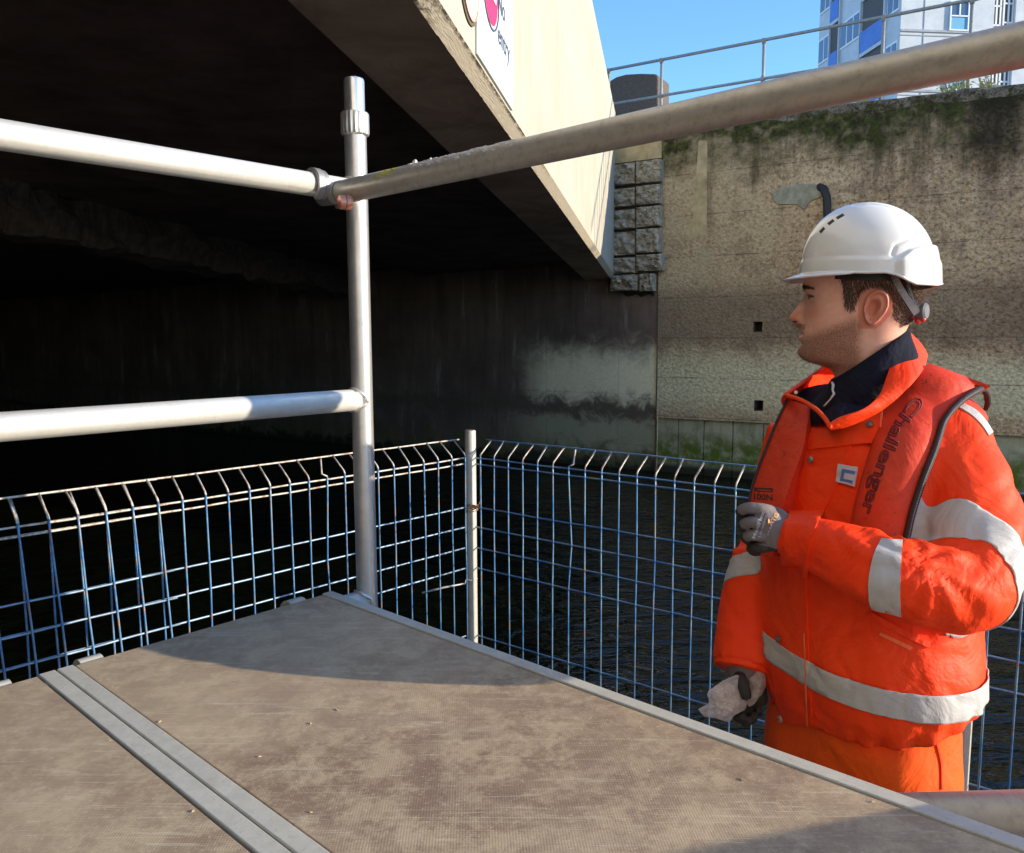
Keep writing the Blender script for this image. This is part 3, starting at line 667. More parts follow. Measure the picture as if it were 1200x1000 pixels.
# --- signs on the fascia
def fz(x, y): return onpl_f(x, y)
NB = V((D3.y, -D3.x, 0)).normalized()
CB = NB.dot(bpt(UF, 0, 0))
def fpx(x, y):
    q_ = onpl(x, y, NB, CB); s = q_.y / D3.y if 0 else (q_ - V((UF, 0, 0))).y; return s, q_.z - D3.z * s
def fpt(s, z, o=0.0): return bpt(UF, z, s) + NB * o
sa, sb = fpx(558, 40)[0], fpx(600, 60)[0]; zlo = c_top.z + 0.012; zhi = zlo + 2.0 * (sb - sa) * .62
M['signw'] = simple('white enamel sign', (0.62, 0.68, 0.70), 0.45, 0, 0.04, 5)
M['signr'] = simple('pink red sign paint', (0.80, 0.02, 0.12), 0.5, 0, 0.08, 5)
M['signk'] = simple('sign lettering', (0.06, 0.08, 0.14), 0.5)
M['signwh'] = simple('bright white paint', (0.78, 0.78, 0.76), 0.5)
sg = thing('no_entry_sign', 'white No entry sign with red disc on the sunlit bridge fascia', 'sign', fpt(sa, zlo))
mb = MB(); mb.box(fpt((sa + sb) / 2 - .03, (zlo + zhi) / 2, 0.007), sb - sa, 0.012, zhi - zlo, D3.normalized(), NB, Z); mb.build('board', M['signw'], sg, bevel=0.004)
def disc(s, z, r, o, mat, name, par, r2=None, seg=48):
    mb = MB(); 
    if r2 is None: mb.add([fpt(s + math.cos(t) * r, z + math.sin(t) * r, o) for t in [2 * math.pi * k / seg for k in range(seg)]], [tuple(range(seg))])
    else: mb.loft([[fpt(s + math.cos(2 * math.pi * k / seg) * q_, z + math.sin(2 * math.pi * k / seg) * q_, o + dd) for k in range(seg)] for q_, dd in ((r, 0), (r, .004), (r2, .004), (r2, 0))], caps=False)
    return mb.build(name, mat, par)
dc = fpx(573, 30); rr = 0.15; dz = dc[1] + rr; ds = 3.945
disc(ds, dz, rr, 0.0150, M['signr'], 'red_disc', sg); disc(ds, dz, rr * 1.16, 0.0142, M['signk'], 'disc_outline', sg, rr * 1.10)
mb = MB(); mb.box(fpt(ds, dz, 0.0175), rr * 1.35, 0.003, rr * .38, D3.normalized(), NB, Z); mb.build('white_bar', M['signwh'], sg)
def text_on(body, s, z, size, o, mat, par, name='lettering'):
    cu = bpy.data.curves.new('t', 'FONT'); cu.body = body; cu.size = size; cu.extrude = 0.001; to = bpy.data.objects.new('t', cu); col.objects.link(to)
    dg = bpy.context.evaluated_depsgraph_get(); dg.update(); me = bpy.data.meshes.new_from_object(to.evaluated_get(dg)); bpy.data.objects.remove(to)
    for v in me.vertices: v.co = fpt(s + v.co.x, z + v.co.y, o + v.co.z)
    return link(name, me, mat, par)
tn = fpx(581, 8); te = fpx(582, 35); ee = fpx(595, 68)
tsz = (ee[0] - te[0]) / 2.25
tsz *= 1.12; text_on('No', te[0] - .04, te[1] + tsz * .62, tsz, 0.0148, M['signk'], sg); text_on('entry', te[0] - .04, te[1] - tsz * .5, tsz, 0.0148, M['signk'], sg)
cr = fpx(549, 24); r0 = 0.33
sg2 = thing('round_sign', 'round white sign with dark rim beside the No entry board on the fascia', 'sign', fpt(cr[0], cr[1]))
rr2 = (sa - fpx(541, 5)[0]) * 0.55; s0_ = sa - rr2 * 1.02
disc(s0_, cr[1] + rr2, rr2, 0.010, M['signwh'], 'face', sg2); disc(s0_, cr[1] + rr2, rr2 * 1.0, 0.011, simple('faded orange rim', (0.62, 0.30, 0.15), 0.6), 'ring', sg2, rr2 * .95); disc(s0_, cr[1] + rr2, rr2 * 1.12, 0.004, M['hole'], 'rim', sg2, rr2 * 1.0)

# --- unseen pale quay and building, added behind the photographer to bounce warm light
M['bounce_wall'] = simple('pale light-bouncing wall', (0.80, 0.68, 0.52), 0.9, 0, 0.08, 2.0, 0.1, 20, 0.1)
M['qcon'] = simple('light-bouncing quay surface', (0.62, 0.55, 0.43), 0.9, 0, 0.15, 3.0, 0.2, 20, 0.1)
TW = V((.69, -.724, 0)).normalized(); NWH = V((.724, .69, 0)).normalized()
ox = lambda s, d, z: V((-3, -15, z)) + TW * s - NWH * d
opp = thing('bounce_building', 'long pale rendered warehouse on the opposite quay, out of view behind the photographer', 'building', tuple(ox(9, 0, 2.4)))  # unseen building added to bounce warm light
mb = MB(); mb.box(ox(9, 6, 14.4), 38, 12, 24, TW, NWH, Z); mb.build('wall', M['bounce_wall'], opp)
for f in range(5):
    for k in range(7):
        mb = MB(); mb.box(ox(-6.5 + 5.2 * k, -.02, 5.0 + 4.2 * f), 1.2, .12, 1.7, TW, NWH, Z); w_ = mb.build('window', M['twht'], opp)
        mb = MB(); mb.box(ox(-6.5 + 5.2 * k, -.10, 5.0 + 4.2 * f), 1.0, .1, 1.5, TW, NWH, Z); mb.build('pane', M['twin'], w_)
mb = MB(); mb.box(ox(9, 6, 26.6), 38.6, 12.6, .4, TW, NWH, Z); mb.build('added_parapet', M['qcon'], opp)
mb = MB(); mb.box(V((0, 0, 0.9)) + NW * 60 - W * 10, 160, 94, 3.0, W, NW, Z); tag(mb.build('bounce_quay', M['qcon']), kind='structure')  # pale quay block added out of view to reflect warm light
# ================================================================== PONTOON AND FENCE
FLOOR = CAMZ - 1.60
def fence_line(pairs, D):
    """pairs: (x0,y0,x1,y1) of rows at the corner and far along; returns far point averaged"""
    acc = V((0, 0, 0)); 
    for (x0, y0, x1, y1) in pairs:
        z = P(x0, y0, D).z; acc += onz(x1, y1, z)
    return acc / len(pairs)
DF = 3.40
PC = P(552, 600, DF); PCx = V((PC.x, PC.y, 0))
fr_ = fence_line([(552, 594, 1190, 703), (552, 617.5, 1190, 738), (552, 642, 1190, 778), (552, 667, 1190, 815)], DF)
fl_ = fence_line([(546, 590, 0, 704), (546, 614, 0, 744), (546, 638, 0, 786)], DF)
DRt = V((fr_.x - PC.x, fr_.y - PC.y, 0)).normalized(); DLf = V((fl_.x - PC.x, fl_.y - PC.y, 0)).normalized()
rows = [P(556, y, DF).z for y in (535.0, 542.0, 593.5, 617.5, 642, 666.5)]
rowgap = (rows[2] - rows[5]) / 3
rows_all = rows + [rows[5] - 0.30 - k * rowgap for k in range(3) if rows[5] - 0.30 - k * rowgap > FLOOR + .05]
ztip = P(566, 516.5, DF).z + 0.004; zbend = P(567, 531.0, DF).z
me = mesh([V((PC.x, PC.y, 0)) + DLf * 6 + Z * FLOOR, PCx + Z * FLOOR, PCx + DRt * 6 + Z * FLOOR, PCx + DRt * 6 + DLf * 6 + Z * FLOOR,
           V((PC.x, PC.y, 0)) + DLf * 6 + Z * .1, PCx + Z * .1, PCx + DRt * 6 + Z * .1, PCx + DRt * 6 + DLf * 6 + Z * .1],
          [(0, 1, 2, 3), (0, 4, 5, 1), (1, 5, 6, 2), (2, 6, 7, 3), (3, 7, 4, 0)])
tag(link('pontoon_deck', me, M['steelfloor']), kind='structure')
def wire_panel(label, start, d, out, n, pitch, tilt=0.0, seed=0, off=0.0, group='blue welded mesh fence panels round the pontoon', bent=(), zoff=0.0, skew=0.0):
    r_ = random.Random(seed)
    root = thing('mesh_fence_panel', label, 'fence', (start.x, start.y, FLOOR), group)
    L = (n - 1) * pitch; pf = lambda s, z, o=0.0: V((start.x, start.y, 0)) + d * (s + skew * (ztip - z)) + out * (off + o) + Z * (z + tilt * s + zoff)
    ob = 0.072
    for k in range(n):
        s = k * pitch; lean = r_.uniform(-.003, .003); j = r_.uniform(-.004, .004)
        zb_ = zbend + r_.uniform(-.002, .002)
        pts = [pf(s + lean, FLOOR + .03), pf(s + lean * .5, rows[5]), pf(s + j * .5, rows[3], r_.uniform(-.002, .002)), pf(s, rows[1]), pf(s, zb_ - .004), pf(s, zb_ + .006, .006), pf(s + j, ztip, ob + r_.uniform(-.004, .004))]
        if k in bent: pts[2] += d * 0.012; pts[3] += d * 0.0; pts[5] += d * 0.018; pts[6] += out * -0.03
        mb = MB(); mb.tube(pts[:5], 0.0032, 7); vw_ = mb.build('vertical_wire', M['wire'], root, smooth=True); mb = MB(); mb.tube([pts[4]] + pts[5:], 0.0032, 7); mb.build('bent_tip', M['wire_top'], vw_, smooth=True)
    for i, z in enumerate([ztip] + rows_all):
        o = (ob if i == 0 else 0.0055); m_ = 14
        mb = MB(); mb.tube([pf(-.03 + (L + .06) * q_ / m_, z + r_.uniform(-.0015, .0015), o + r_.uniform(-.0012, .0012)) for q_ in range(m_ + 1)], 0.0032, 7)
        mb.build('horizontal_wire', M['wire_top'] if (i < 3 and d.dot(DLf) > .9) else M['wire_h'] if d.dot(DLf) > .9 else M['wire'], root, smooth=True)
    return root
NRt = V((-DRt.y, DRt.x, 0)); NRt = NRt if NRt.y > 0 else -NRt
NLf = V((DLf.y, -DLf.x, 0)); NLf = NLf if NLf.y > 0 else -NLf
pitch = 0.0745
# right-hand run; first bent wires sit beside the corner pole
wire_panel('mesh panel running from the corner pole to the right behind the man', PCx + DRt * 0.055, DRt, NRt, 30, pitch, seed=3, bent=(6,))
wire_panel('mesh panel to the right of the man beyond the second pole', PCx + DRt * (0.055 + 30 * pitch + 0.03), DRt, NRt, 26, pitch, seed=5, off=0.01)
sL = 1.02
E1 = onz(186, 0 + 560, onz(186, 560, 1).z) if 0 else None
def along_left(px):  # distance along the left run of the vertical sheet seen at column px
    q_ = onpl(px, 600, NLf, NLf.dot(PCx)); return (q_ - PCx).dot(DLf)
la = along_left(186); 
pL = (along_left(208) - along_left(397)) / 8; nA_ = int(round((la - 0.03) / pL)) + 1
wire_panel('mesh panel left of the corner pole, running behind the scaffold post', PCx + DLf * 0.03, DLf, NLf, 32, (la - 0.03) / (nA_ - 1), seed=8, bent=(9,))
wire_panel('rusty-topped mesh panel overlapping its neighbour at the far left of the fence', PCx + DLf * (0.03 + (nA_ - 1) * ((la - 0.03) / (nA_ - 1)) + 0.008), DLf, NLf, 26, (la - 0.03) / (nA_ - 1), seed=11, off=-0.014, zoff=0.003, tilt=0.0, skew=-0.045)
# third short return of mesh right behind the corner (seen edge-on through the left run)
# --- poles
def pole(label, s_dir, s, ztop_, back=0.0, group='fence poles on the pontoon edge'):
    p = PCx + s_dir * s + NRt * back
    root = thing('fence_pole', label, 'pole', (p.x, p.y, FLOOR), group)
    mb = MB(); mb.tube([p + Z * FLOOR, p + Z * 1.2, p + Z * (ztop_ - .004), p + Z * ztop_], [0.0235, 0.0235, 0.0235, 0.0215], 24); o = mb.build('tube', M['pole'], root); sharp(o.data, 50)
    mb = MB(); mb.tube([p + Z * (ztop_ + .0006), p + Z * (ztop_ + .0012)], 0.018, 20); mb.build('hollow_end', M['hole'], root)
    return root, p
zpt = P(552, 503, DF).z
r1, pc_ = pole('galvanised pole at the fence corner with a rusty wire tie', DRt, 0.0, zpt)
r2, pr_ = pole('galvanised fence pole half hidden behind the man', DRt, (onpl(1127, 870, NRt, NRt.dot(PCx)) - PCx).dot(DRt), zpt)
mb = MB(); zt_ = P(552, 594, DF).z
M['rust'] = simple('rusty tie wire', (0.30, 0.17, 0.09), 0.8, 0.2, 0.5, 60)
for k in range(5):
    pts = []
    for q_ in range(21):
        a_ = 2 * math.pi * q_ / 20; pts.append(pc_ + V((math.cos(a_), math.sin(a_), 0)) * (0.027 + .002 * math.sin(k + q_)) + Z * (zt_ + (k - 2) * .006 + .004 * math.sin(a_ + k)))
    mb2 = MB(); mb2.tube(pts, 0.0022, 6); mb.add(mb2.v, mb2.f)
mb2 = MB(); mb2.tube([pc_ - V((0, .026, 0)) + Z * zt_, pc_ + V((.03, -.04, .012)) + Z * zt_, pc_ + V((.04, -.045, .03)) + Z * zt_], 0.003, 6); mb.add(mb2.v, mb2.f)
mb.build('wire_tie', M['rust'], r1)
# cable tie sticking out of the pole
a_ = P(494.5, 695, DF - .08); b_ = P(545, 684, DF - .05); c_ = pc_ + Z * (P(552, 681, DF).z)
mb = MB(); mb.tube([a_, (a_ + b_) / 2 + Z * .003, b_, c_ + V((-.024, -.012, 0)), c_ + V((.0, -.027, 0)), c_ + V((.024, -.01, .004))], [.0045, .0045, .003, .003, .003, .003], 6)
o = mb.build('cable_tie', simple('pale plastic tie', (0.45, 0.43, 0.42), 0.5), smooth=True); tag(o, 'long cable tie tail sticking out from the corner fence pole above the water', 'cable tie')

# ================================================================== SCAFFOLD
DZ = CAMZ - 0.615                      # top of the deck
AE = 1.592; BG = 0.482; BO = 1.098     # far end, gap between boards, outer edge
AP, BP = 1.55, 1.172                   # post axis
fr_root = thing('scaffold_frame', 'aluminium scaffold tower end frame with tall post and ribbed rungs', 'scaffold', lay(AP, BP, FLOOR))
pz_top = P(415, 133, 1.84).z
mb = MB(); mb.tube([lay(AP, BP, FLOOR), lay(AP, BP, pz_top)], 0.0254, 40); o = mb.build('post', M['post'], fr_root); sharp(o.data, 50)
# collar with flats and the bright spigot above
z0c = P(415, 158, 1.84).z; z1c = P(415, 133, 1.84).z; z2c = P(414, 92, 1.83).z
mb = MB(); cc = lay(AP, BP, 0); secs = []
for z_, rr_ in ((z0c - .003, .0262), (z0c, .0305), (z0c + .004, .0318), (z1c - .004, .0318), (z1c, .030), (z1c + .001, .025)):
    secs.append([cc + Z * z_ + V((math.cos(t), math.sin(t), 0)) * (rr_ + (0.0008 if (k % 4) < 2 else -0.0008 if rr_ > .03 else 0)) for k, t in enumerate([2 * math.pi * k / 72 for k in range(72)])])
mb.loft(secs); o = mb.build('collar', M['post'], fr_root); sharp(o.data, 30)
mb = MB(); mb.tube([cc + Z * (z1c - .01), cc + Z * (z2c - .006), cc + Z * (z2c - .002), cc + Z * z2c], [.0236, .0236, .0222, .018], 40); sp_ = mb.build('spigot', M['chrome'], fr_root); sharp(sp_.data, 40)
mb = MB(); mb.tube([cc + Z * z2c + B * .002, cc + Z * (z2c + .0045) + B * .002], [.008, .006], 16); mb.build('cap', M['clamp'], sp_)
# rungs
rz_ = [CAMZ + .336, CAMZ - .150, DZ - .0295, DZ - .52]
B_L = BP - 1.35
for i, z_ in enumerate(rz_):
    e = lay(AP, BP - .018, z_); s_ = lay(AP, B_L, z_)
    if i == 0: z_l = z_
    mb = MB(); mb.tube([s_, e], 0.0252, 128, ridges=0.00042); o = mb.build('ribbed_rung', M['rail'], fr_root, smooth=True)
    # weld bead round the joint
    ring = []
    for k in range(49):
        t = 2 * math.pi * k / 48; y_ = math.cos(t) * .027; zz = math.sin(t) * .027
        ring.append(lay(AP + y_, BP - math.sqrt(max(0, .0254 ** 2 - y_ ** 2)) * .9 - .006 - .0008 * math.sin(9 * t), z_ + zz))
    mb = MB(); mb.tube(ring, .0042, 8, caps=False); mb.build('weld', M['post'], fr_root, smooth=True)
mb = MB(); mb.tube([lay(AP, B_L, FLOOR), lay(AP, B_L, pz_top)], 0.0254, 32); o = mb.build('post', M['post'], fr_root); sharp(o.data, 50)

# --- guard rail tube, clamped to the post
BR = 1.10; zr = CAMZ + .322
def gz(a): return zr + 0.0 * a
ga, gb = 1.60, -0.75
q0 = onpl(438, 217.5, B, BR + B.dot(V((0, 0, 0)))); q1 = onpl(1195, 53.5, B, BR)
dq = (q1 - q0).normalized(); e0 = q0 - dq * ((q0.dot(A) - 1.53) / dq.dot(A)) ; e1 = q0 + dq * 3.2
gr = thing('guard_rail', 'scuffed grey scaffold guard rail tube with splashes of paint, sloping up across the view', 'scaffold tube', tuple(e0), 'guard rail tubes')
n_ = 60; GR_R = 0.0254; mb = MB(); secs = []
up = (Z - dq * dq.z).normalized(); sd_ = dq.cross(up)
pts = [e0 + (e1 - e0) * (i / n_) for i in range(n_ + 1)]
mb.tube(pts, GR_R, 48); o = mb.build('tube', M['galv'], gr); sharp(o.data, 60)
# raised paint and mortar crust on top of the tube
M['crust'] = simple('pale mortar splash', (0.58, 0.55, 0.52), 0.9, 0, 0.4, 150, 0.8, 300)
M['ypaint'] = simple('yellow paint flake', (0.55, 0.50, 0.03), 0.7, 0, 0.4, 120, 0.5, 300)
def blobs(name, mat, n, d0, d1, a0, a1, sz, seed, par):
    r_ = random.Random(seed); mb = MB()
    for k in range(n):
        d_ = r_.uniform(d0, d1); a_ = r_.uniform(a0, a1); w_ = sz * r_.uniform(.4, 1.3); c_ = e0 + dq * d_; nrm = up * math.cos(a_) + sd_ * math.sin(a_); tn_ = dq.cross(nrm); ring = []
        h_ = w_ * r_.uniform(.12, .45)
        for i in range(9):
            t = 2 * math.pi * i / 9; rr_ = w_ * r_.uniform(.6, 1.2); ring.append(c_ + (dq * math.cos(t) * rr_ * 2.2 + tn_ * math.sin(t) * rr_) + nrm * (GR_R - .001 - (math.sin(t) * rr_) ** 2 / (2 * GR_R)))
        mb.loft([ring, [p + (c_ + nrm * GR_R - p) * .45 + nrm * h_ for p in ring]])
    return mb.build(name, mat, par)
sdc = 1 if sd_.dot(-B) > 0 else -1
dst = lambda px: (onpl(px, 210, B, BR) - e0).dot(dq)
blobs('mortar_crust', M['crust'], 190, dst(484), dst(612), sdc * -0.3, sdc * 1.15, .0042, 2, gr)
blobs('yellow_paint', M['ypaint'], 50, dst(452), dst(473), sdc * .4, sdc * 1.25, .0034, 3, gr)
for k, (px, sz) in enumerate(((487, .0055), (505, .003))):
    c_ = e0 + dq * dst(px) + up * (GR_R + sz * .6); mb = MB(); 
    secs = [[c_ + V((math.cos(t) * rr_ * sz * random.uniform(.8, 1.2), math.sin(t) * rr_ * sz, hh * sz)) for t in [i * math.pi / 4 for i in range(8)]] for hh, rr_ in ((-.8, .7), (0, 1), (.7, .6))]
    mb.loft(secs); mb.build('crumb', M['crust'], gr)
# --- clamp hooking the rail on to the post
cl = thing('rail_clamp', 'grey cast clamp with coppery trigger joining guard rail to ribbed rung', 'clamp', tuple(e0))
M['copper'] = NT('coppery trigger', 0.42, 0.6, 0.5, (0.72, 0.30, 0.20)).m
rc = P(404, 217, e0.y * CF.y + (e0.z - CAMZ) * CF.z)   # claw centre on the end of the tube
cc0 = e0 + dq * 0.0
mb = MB(); mb.tube([cc0 - dq * .062, cc0 - dq * .055, cc0 - dq * .03, cc0 - dq * .004, cc0 + dq * .004], [.012, .021, .0225, .0235, .0262], 32); mb.build('socket', M['clamp'], cl, smooth=True)
for k, off in enumerate((0.012, 0.02)):
    mb = MB(); mb.tube([cc0 + dq * off, cc0 + dq * (off + .0022)], .0263, 40, caps=True); mb.build('crimp_ring', M['hole' if k else 'clamp'], cl, smooth=True)
# C-shaped jaw lying over the rung
jc = lay(AP - .0, BR - .035, rz_[0]); 
for k, (w0, w1, r0_, r1_) in enumerate(((-.018, -.002, .0262, .036), (.001, .010, .0262, .0335))):
    secs = []
    for i in range(33):
        t = math.radians(-70 + 250 * i / 32)        # wraps over the top, opening below
        dr = A * -math.cos(t) + Z * math.sin(t)
        secs.append([jc + dr * r0_ + B * w0, jc + dr * r1_ + B * w0, jc + dr * r1_ + B * w1, jc + dr * r0_ + B * w1])
    mb = MB(); mb.loft(secs); o = mb.build('jaw', M['clamp'], cl); sharp(o.data, 50)
mb = MB(); c_ = P(403, 237.5, 1.715); ax = (B * .8 - A * .3).normalized()
mb.tube([c_ - ax * .014, c_ - ax * .010, c_ + ax * .010, c_ + ax * .016], [.008, .0150, .0158, .0150], 20); tr = mb.build('trigger', M['copper'], cl); sharp(tr.data, 40)
mb = MB(); mb.tube([c_ + ax * .002, c_ + ax * .0035], .0163, 20); mb.build('trigger_slot', M['hole'], tr)
mb = MB(); c2 = P(396, 236, 1.79); mb.box(c2, .008, .03, .03, ax, ax.cross(Z).normalized(), Z); mb.build('cheek', M['clamp'], cl, bevel=.003)

# --- lower tube outside the tower at the bottom right
la_ = P(1200, 954, 1.06); lb_ = P(1040, 956.5, 1.14)
dd_ = (la_ - lb_).normalized(); lt = thing('guard_rail', 'thick horizontal grey tube just outside the deck edge at the bottom right', 'scaffold tube', tuple(lb_), 'guard rail tubes')
mb = MB(); mb.tube([lb_ - dd_ * .02 + dd_ * (k * .1) for k in range(16)], 0.0300, 48); o = mb.build('tube', M['galv'], lt); sharp(o.data, 60)

# --- deck boards
def board(label, b0, b1, edge0, edge1, seed):
    root = thing('deck_board', label, 'scaffold board', lay(AE, (b0 + b1) / 2, DZ - .05), 'plywood scaffold deck boards')
    a0, a1 = -0.9, AE
    # ply
    mb = MB(); i0, i1 = b0 + (.0315 if edge0 else 0.004), b1 - (.0315 if edge1 else 0.004)
    mb.box(lay((a0 + a1) / 2 - .0015, (i0 + i1) / 2, DZ - .0075), i1 - i0, a1 - a0 - .003, .012, B, A, Z)
    p = mb.build('plywood_panel', M['ply'], root, bevel=.001)
    for (c_, s_) in ((b0 + .014, edge0), (b1 - .014, edge1)):
        if not s_: continue
        mb = MB(); mb.box(lay((a0 + a1) / 2, c_, DZ - .025), .028, a1 - a0, .052, B, A, Z); mb.build('edge_rail', M['frame'], root, bevel=.0018)
    # end hooks
    for hb in (b0 + .045, b1 - .11):
        # cast hook over the transom
        secs = []
        for i in range(17):
            t = math.radians(200 * i / 16 - 10); r0_, r1_ = .0262, .0345
            dr = A * math.cos(t) + Z * math.sin(t); cc_ = lay(AP + .062, hb + .02, DZ - .036)
            secs.append([cc_ + dr * r0_ - B * .021, cc_ + dr * r1_ - B * .021, cc_ + dr * r1_ + B * .021, cc_ + dr * r0_ + B * .021])
        mb = MB(); mb.loft(secs); o = mb.build('hook', M['frame'], root); sharp(o.data, 45)
    return root
board('wide brown plywood deck board in the middle with a man-shaped shadow and metal edge strips', BG + .003, BO, True, True, 1)
board('brown plywood deck board at the bottom left corner with one metal edge strip in view', BG - .61, BG, True, True, 2)
# --- wood chips
M['chip'] = simple('wood chip', (0.50, 0.38, 0.22), 0.9, 0, 0.25, 80)
chips = [(131, 805, 'tiny wood chip near the far left end of the strip'), (364, 762 if 0 else 848, 'tiny wood chip on the left half of the middle board'), (304, 887, 'small chip touching the metal strip half way along'), (364, 952, 'chip near the metal strip at the bottom'), (226, 951, 'pale chip on the left board near its metal strip'), (870, 914, 'loose wood chip near the bottom right shadow'), (187, 846, 'small chip beside the metal strip on the middle board'), (1023, 940, 'pale chip by the outer edge strip'), (395, 832, 'pale speck of wood in the middle of the board'), (128, 868, 'small chip on the left board')]
for k, (px, py, lab) in enumerate(chips):
    c_ = onz(px, py, DZ - .0008); s_ = random.uniform(.0018, .0034); a_ = random.uniform(0, 3); u_ = V((math.cos(a_), math.sin(a_), 0)); w_ = V((-u_.y, u_.x, 0)); mb = MB()
    mb.loft([[c_ + u_ * s_ * 1.3 - w_ * s_ * .3, c_ + w_ * s_ * .55, c_ - u_ * s_ * 1.2 + w_ * s_ * .2, c_ - w_ * s_ * .7], [c_ + u_ * s_ * 1.1 - w_ * s_ * .2 + Z * .0008, c_ + w_ * s_ * .4 + Z * .0014, c_ - u_ * s_ + Z * .0007, c_ - w_ * s_ * .5 + Z * .0012]])
    tag(mb.build('wood_chip', M['chip']), lab, 'wood chip', 'wood chips on the deck boards')
# ================================================================== THE MAN
M['jacket'] = None
def m_cloth(name, c1, c2, rough=0.75, wr=0.5, dirt=0.0, sheen=0.1, spec=0.25):
    n = NT(name, rough, 0, spec)
    f = n.noise(6, 6, 0.6); c = n.mix(n.ramp(f, [(0.35, 0.0), (0.65, 1.0)]), c1, c2)
    if dirt:
        d = n.ramp(n.noise(70, 6, 0.85), [(0.59, 0.0), (0.63, 1.0)]); c = n.mix(n.math('MULTIPLY', d, dirt), c, (0.06, 0.02, 0.02))
        c = n.mix(n.math('MULTIPLY', n.ramp(n.noise(11, 8, 0.7), [(0.5, 0.0), (0.7, 1.0)]), dirt * .5), c, tuple(k * .45 for k in c1))
    w1 = n.noise(9, 4, 0.5, None, 1.4); w2 = n.noise(28, 4, 0.55, None, 1.0); w3 = n.noise(900, 2)
    nm = n.bump(w1, wr, 0.03); nm = n.bump(w2, wr * .5, 0.008, nm); nm = n.bump(w3, 0.15, 0.0008, nm)
    return n.out(c, normal=nm)
M['jacket'] = m_cloth('hi-vis orange shell', (0.97, 0.045, 0.004), (1.0, 0.065, 0.006), 0.6, 0.35)
M['trouser'] = m_cloth('hi-vis orange trousers', (0.92, 0.085, 0.004), (0.95, 0.105, 0.006), 0.7, 0.35)
M['vest'] = m_cloth('scuffed red lifejacket cover', (0.62, 0.040, 0.012), (0.70, 0.055, 0.018), 0.55, 0.25, 0.75, spec=0.25)
M['vestside'] = m_cloth('lifejacket side', (0.60, 0.012, 0.008), (0.66, 0.018, 0.01), 0.5, 0.3, 0.2)
M['tape'] = m_cloth('silver reflective tape', (0.46, 0.44, 0.43), (0.54, 0.52, 0.50), 0.45, 0.3)
M['navy'] = m_cloth('navy fleece', (0.008, 0.010, 0.022), (0.012, 0.014, 0.03), 0.95, 0.5)
M['glove'] = m_cloth('grey knitted glove', (0.17, 0.15, 0.155), (0.21, 0.185, 0.19), 0.85, 0.3)
M['glovedk'] = m_cloth('dark coated palm', (0.035, 0.033, 0.032), (0.055, 0.05, 0.045), 0.7, 0.4)
M['zip'] = m_cloth('dark zip tape', (0.035, 0.025, 0.028), (0.06, 0.045, 0.045), 0.7, 0.2)
M['boot'] = simple('work boot', (0.05, 0.035, 0.02), 0.7)
n_ = NT('white helmet shell', 0.16, 0, 0.5, (0.80, 0.80, 0.78)); n_.b.inputs['Coat Weight'].default_value = 0.4; M['helmet'] = n_.out(normal=n_.bump(n_.noise(40, 3), 0.03, 0.002))
M['strap'] = simple('grey strap', (0.30, 0.31, 0.33), 0.6, 0, 0.2, 80)
M['redpl'] = simple('red plastic', (0.70, 0.03, 0.03), 0.4)
M['greypl'] = simple('grey plastic', (0.13, 0.13, 0.15), 0.5)

# body frame
Fb = V((-0.955, -0.297, 0)).normalized(); Lb = V((-Fb.y, Fb.x, 0)); Lb = V((0.297, -0.955, 0)).normalized()
man_base = P(1012, 700, 1.52); man_base.z = FLOOR
man = thing('person', 'man in white hard hat, orange hi-vis jacket and lifejacket looking left, holding his lifejacket', 'person', tuple(man_base))
def PP(x, y, d): return P(x, y, d)

# ---- torso of the jacket
tor = [ # y, centre x, depth, half width, half depth
 (885, 1012, 1.525, .205, .150), (858, 1012, 1.52, .222, .162), (845, 1014, 1.515, .240, .172), (825, 1018, 1.515, .252, .178), (800, 1021, 1.515, .262, .182), (750, 1025, 1.515, .262, .182), (700, 1026, 1.52, .256, .180),
 (640, 1026, 1.52, .250, .176), (580, 1028, 1.52, .248, .172), (540, 1030, 1.52, .244, .160), (505, 1034, 1.52, .222, .140), (478, 1037, 1.52, .180, .118), (455, 1040, 1.52, .125, .098), (436, 1040, 1.52, .080, .078), (424, 1039, 1.52, .055, .060)]
def ell(c, hw, hd, n=56, e=2.25):
    out = []
    for k in range(n):
        t = 2 * math.pi * k / n; ct, st = math.cos(t), math.sin(t); k1 = (abs(ct) ** (2 / e)) * (1 if ct > 0 else -1); k2 = (abs(st) ** (2 / e)) * (1 if st > 0 else -1)
        out.append(c + Fb * hd * k1 + Lb * hw * k2)
    return out
def pxy(p):
    d = p - C0; z_ = d.dot(CF); return 600 + FPX * d.dot(CR) / z_, 500 - FPX * d.dot(CU) / z_
edge = [(424, 1018, 1062), (436, 1006, 1078), (455, 975, 1102), (478, 945, 1122), (505, 915, 1134), (540, 899, 1138), (580, 892, 1140), (640, 888, 1146), (700, 884, 1156), (750, 883, 1158), (790, 885, 1157), (815, 892, 1152), (832, 899, 1142), (846, 904, 1130), (862, 906, 1124), (885, 906, 1120)]
def interp(y, k):
    for a, b in zip(edge, edge[1:]):
        if a[0] <= y <= b[0]: return a[k] + (b[k] - a[k]) * (y - a[0]) / (b[0] - a[0])
    return edge[0][k] if y < edge[0][0] else edge[-1][k]
tor2 = []
for (y, x, d, hw, hd) in tor:
    xl, xr = interp(y, 1), interp(y, 2); rt = hd / hw
    for _ in range(12):
        xs_ = [pxy(q_)[0] for q_ in ell(PP(x, y, d), hw, hw * rt)]; l_, r_ = min(xs_), max(xs_)
        x += ((xl + xr) - (l_ + r_)) / 2 * .8; hw *= 1 + ((xr - xl) / (r_ - l_) - 1) * .8
    tor2.append((y, x, d, hw, hw * rt))
tor = tor2
ti = catmull(tor, 5)
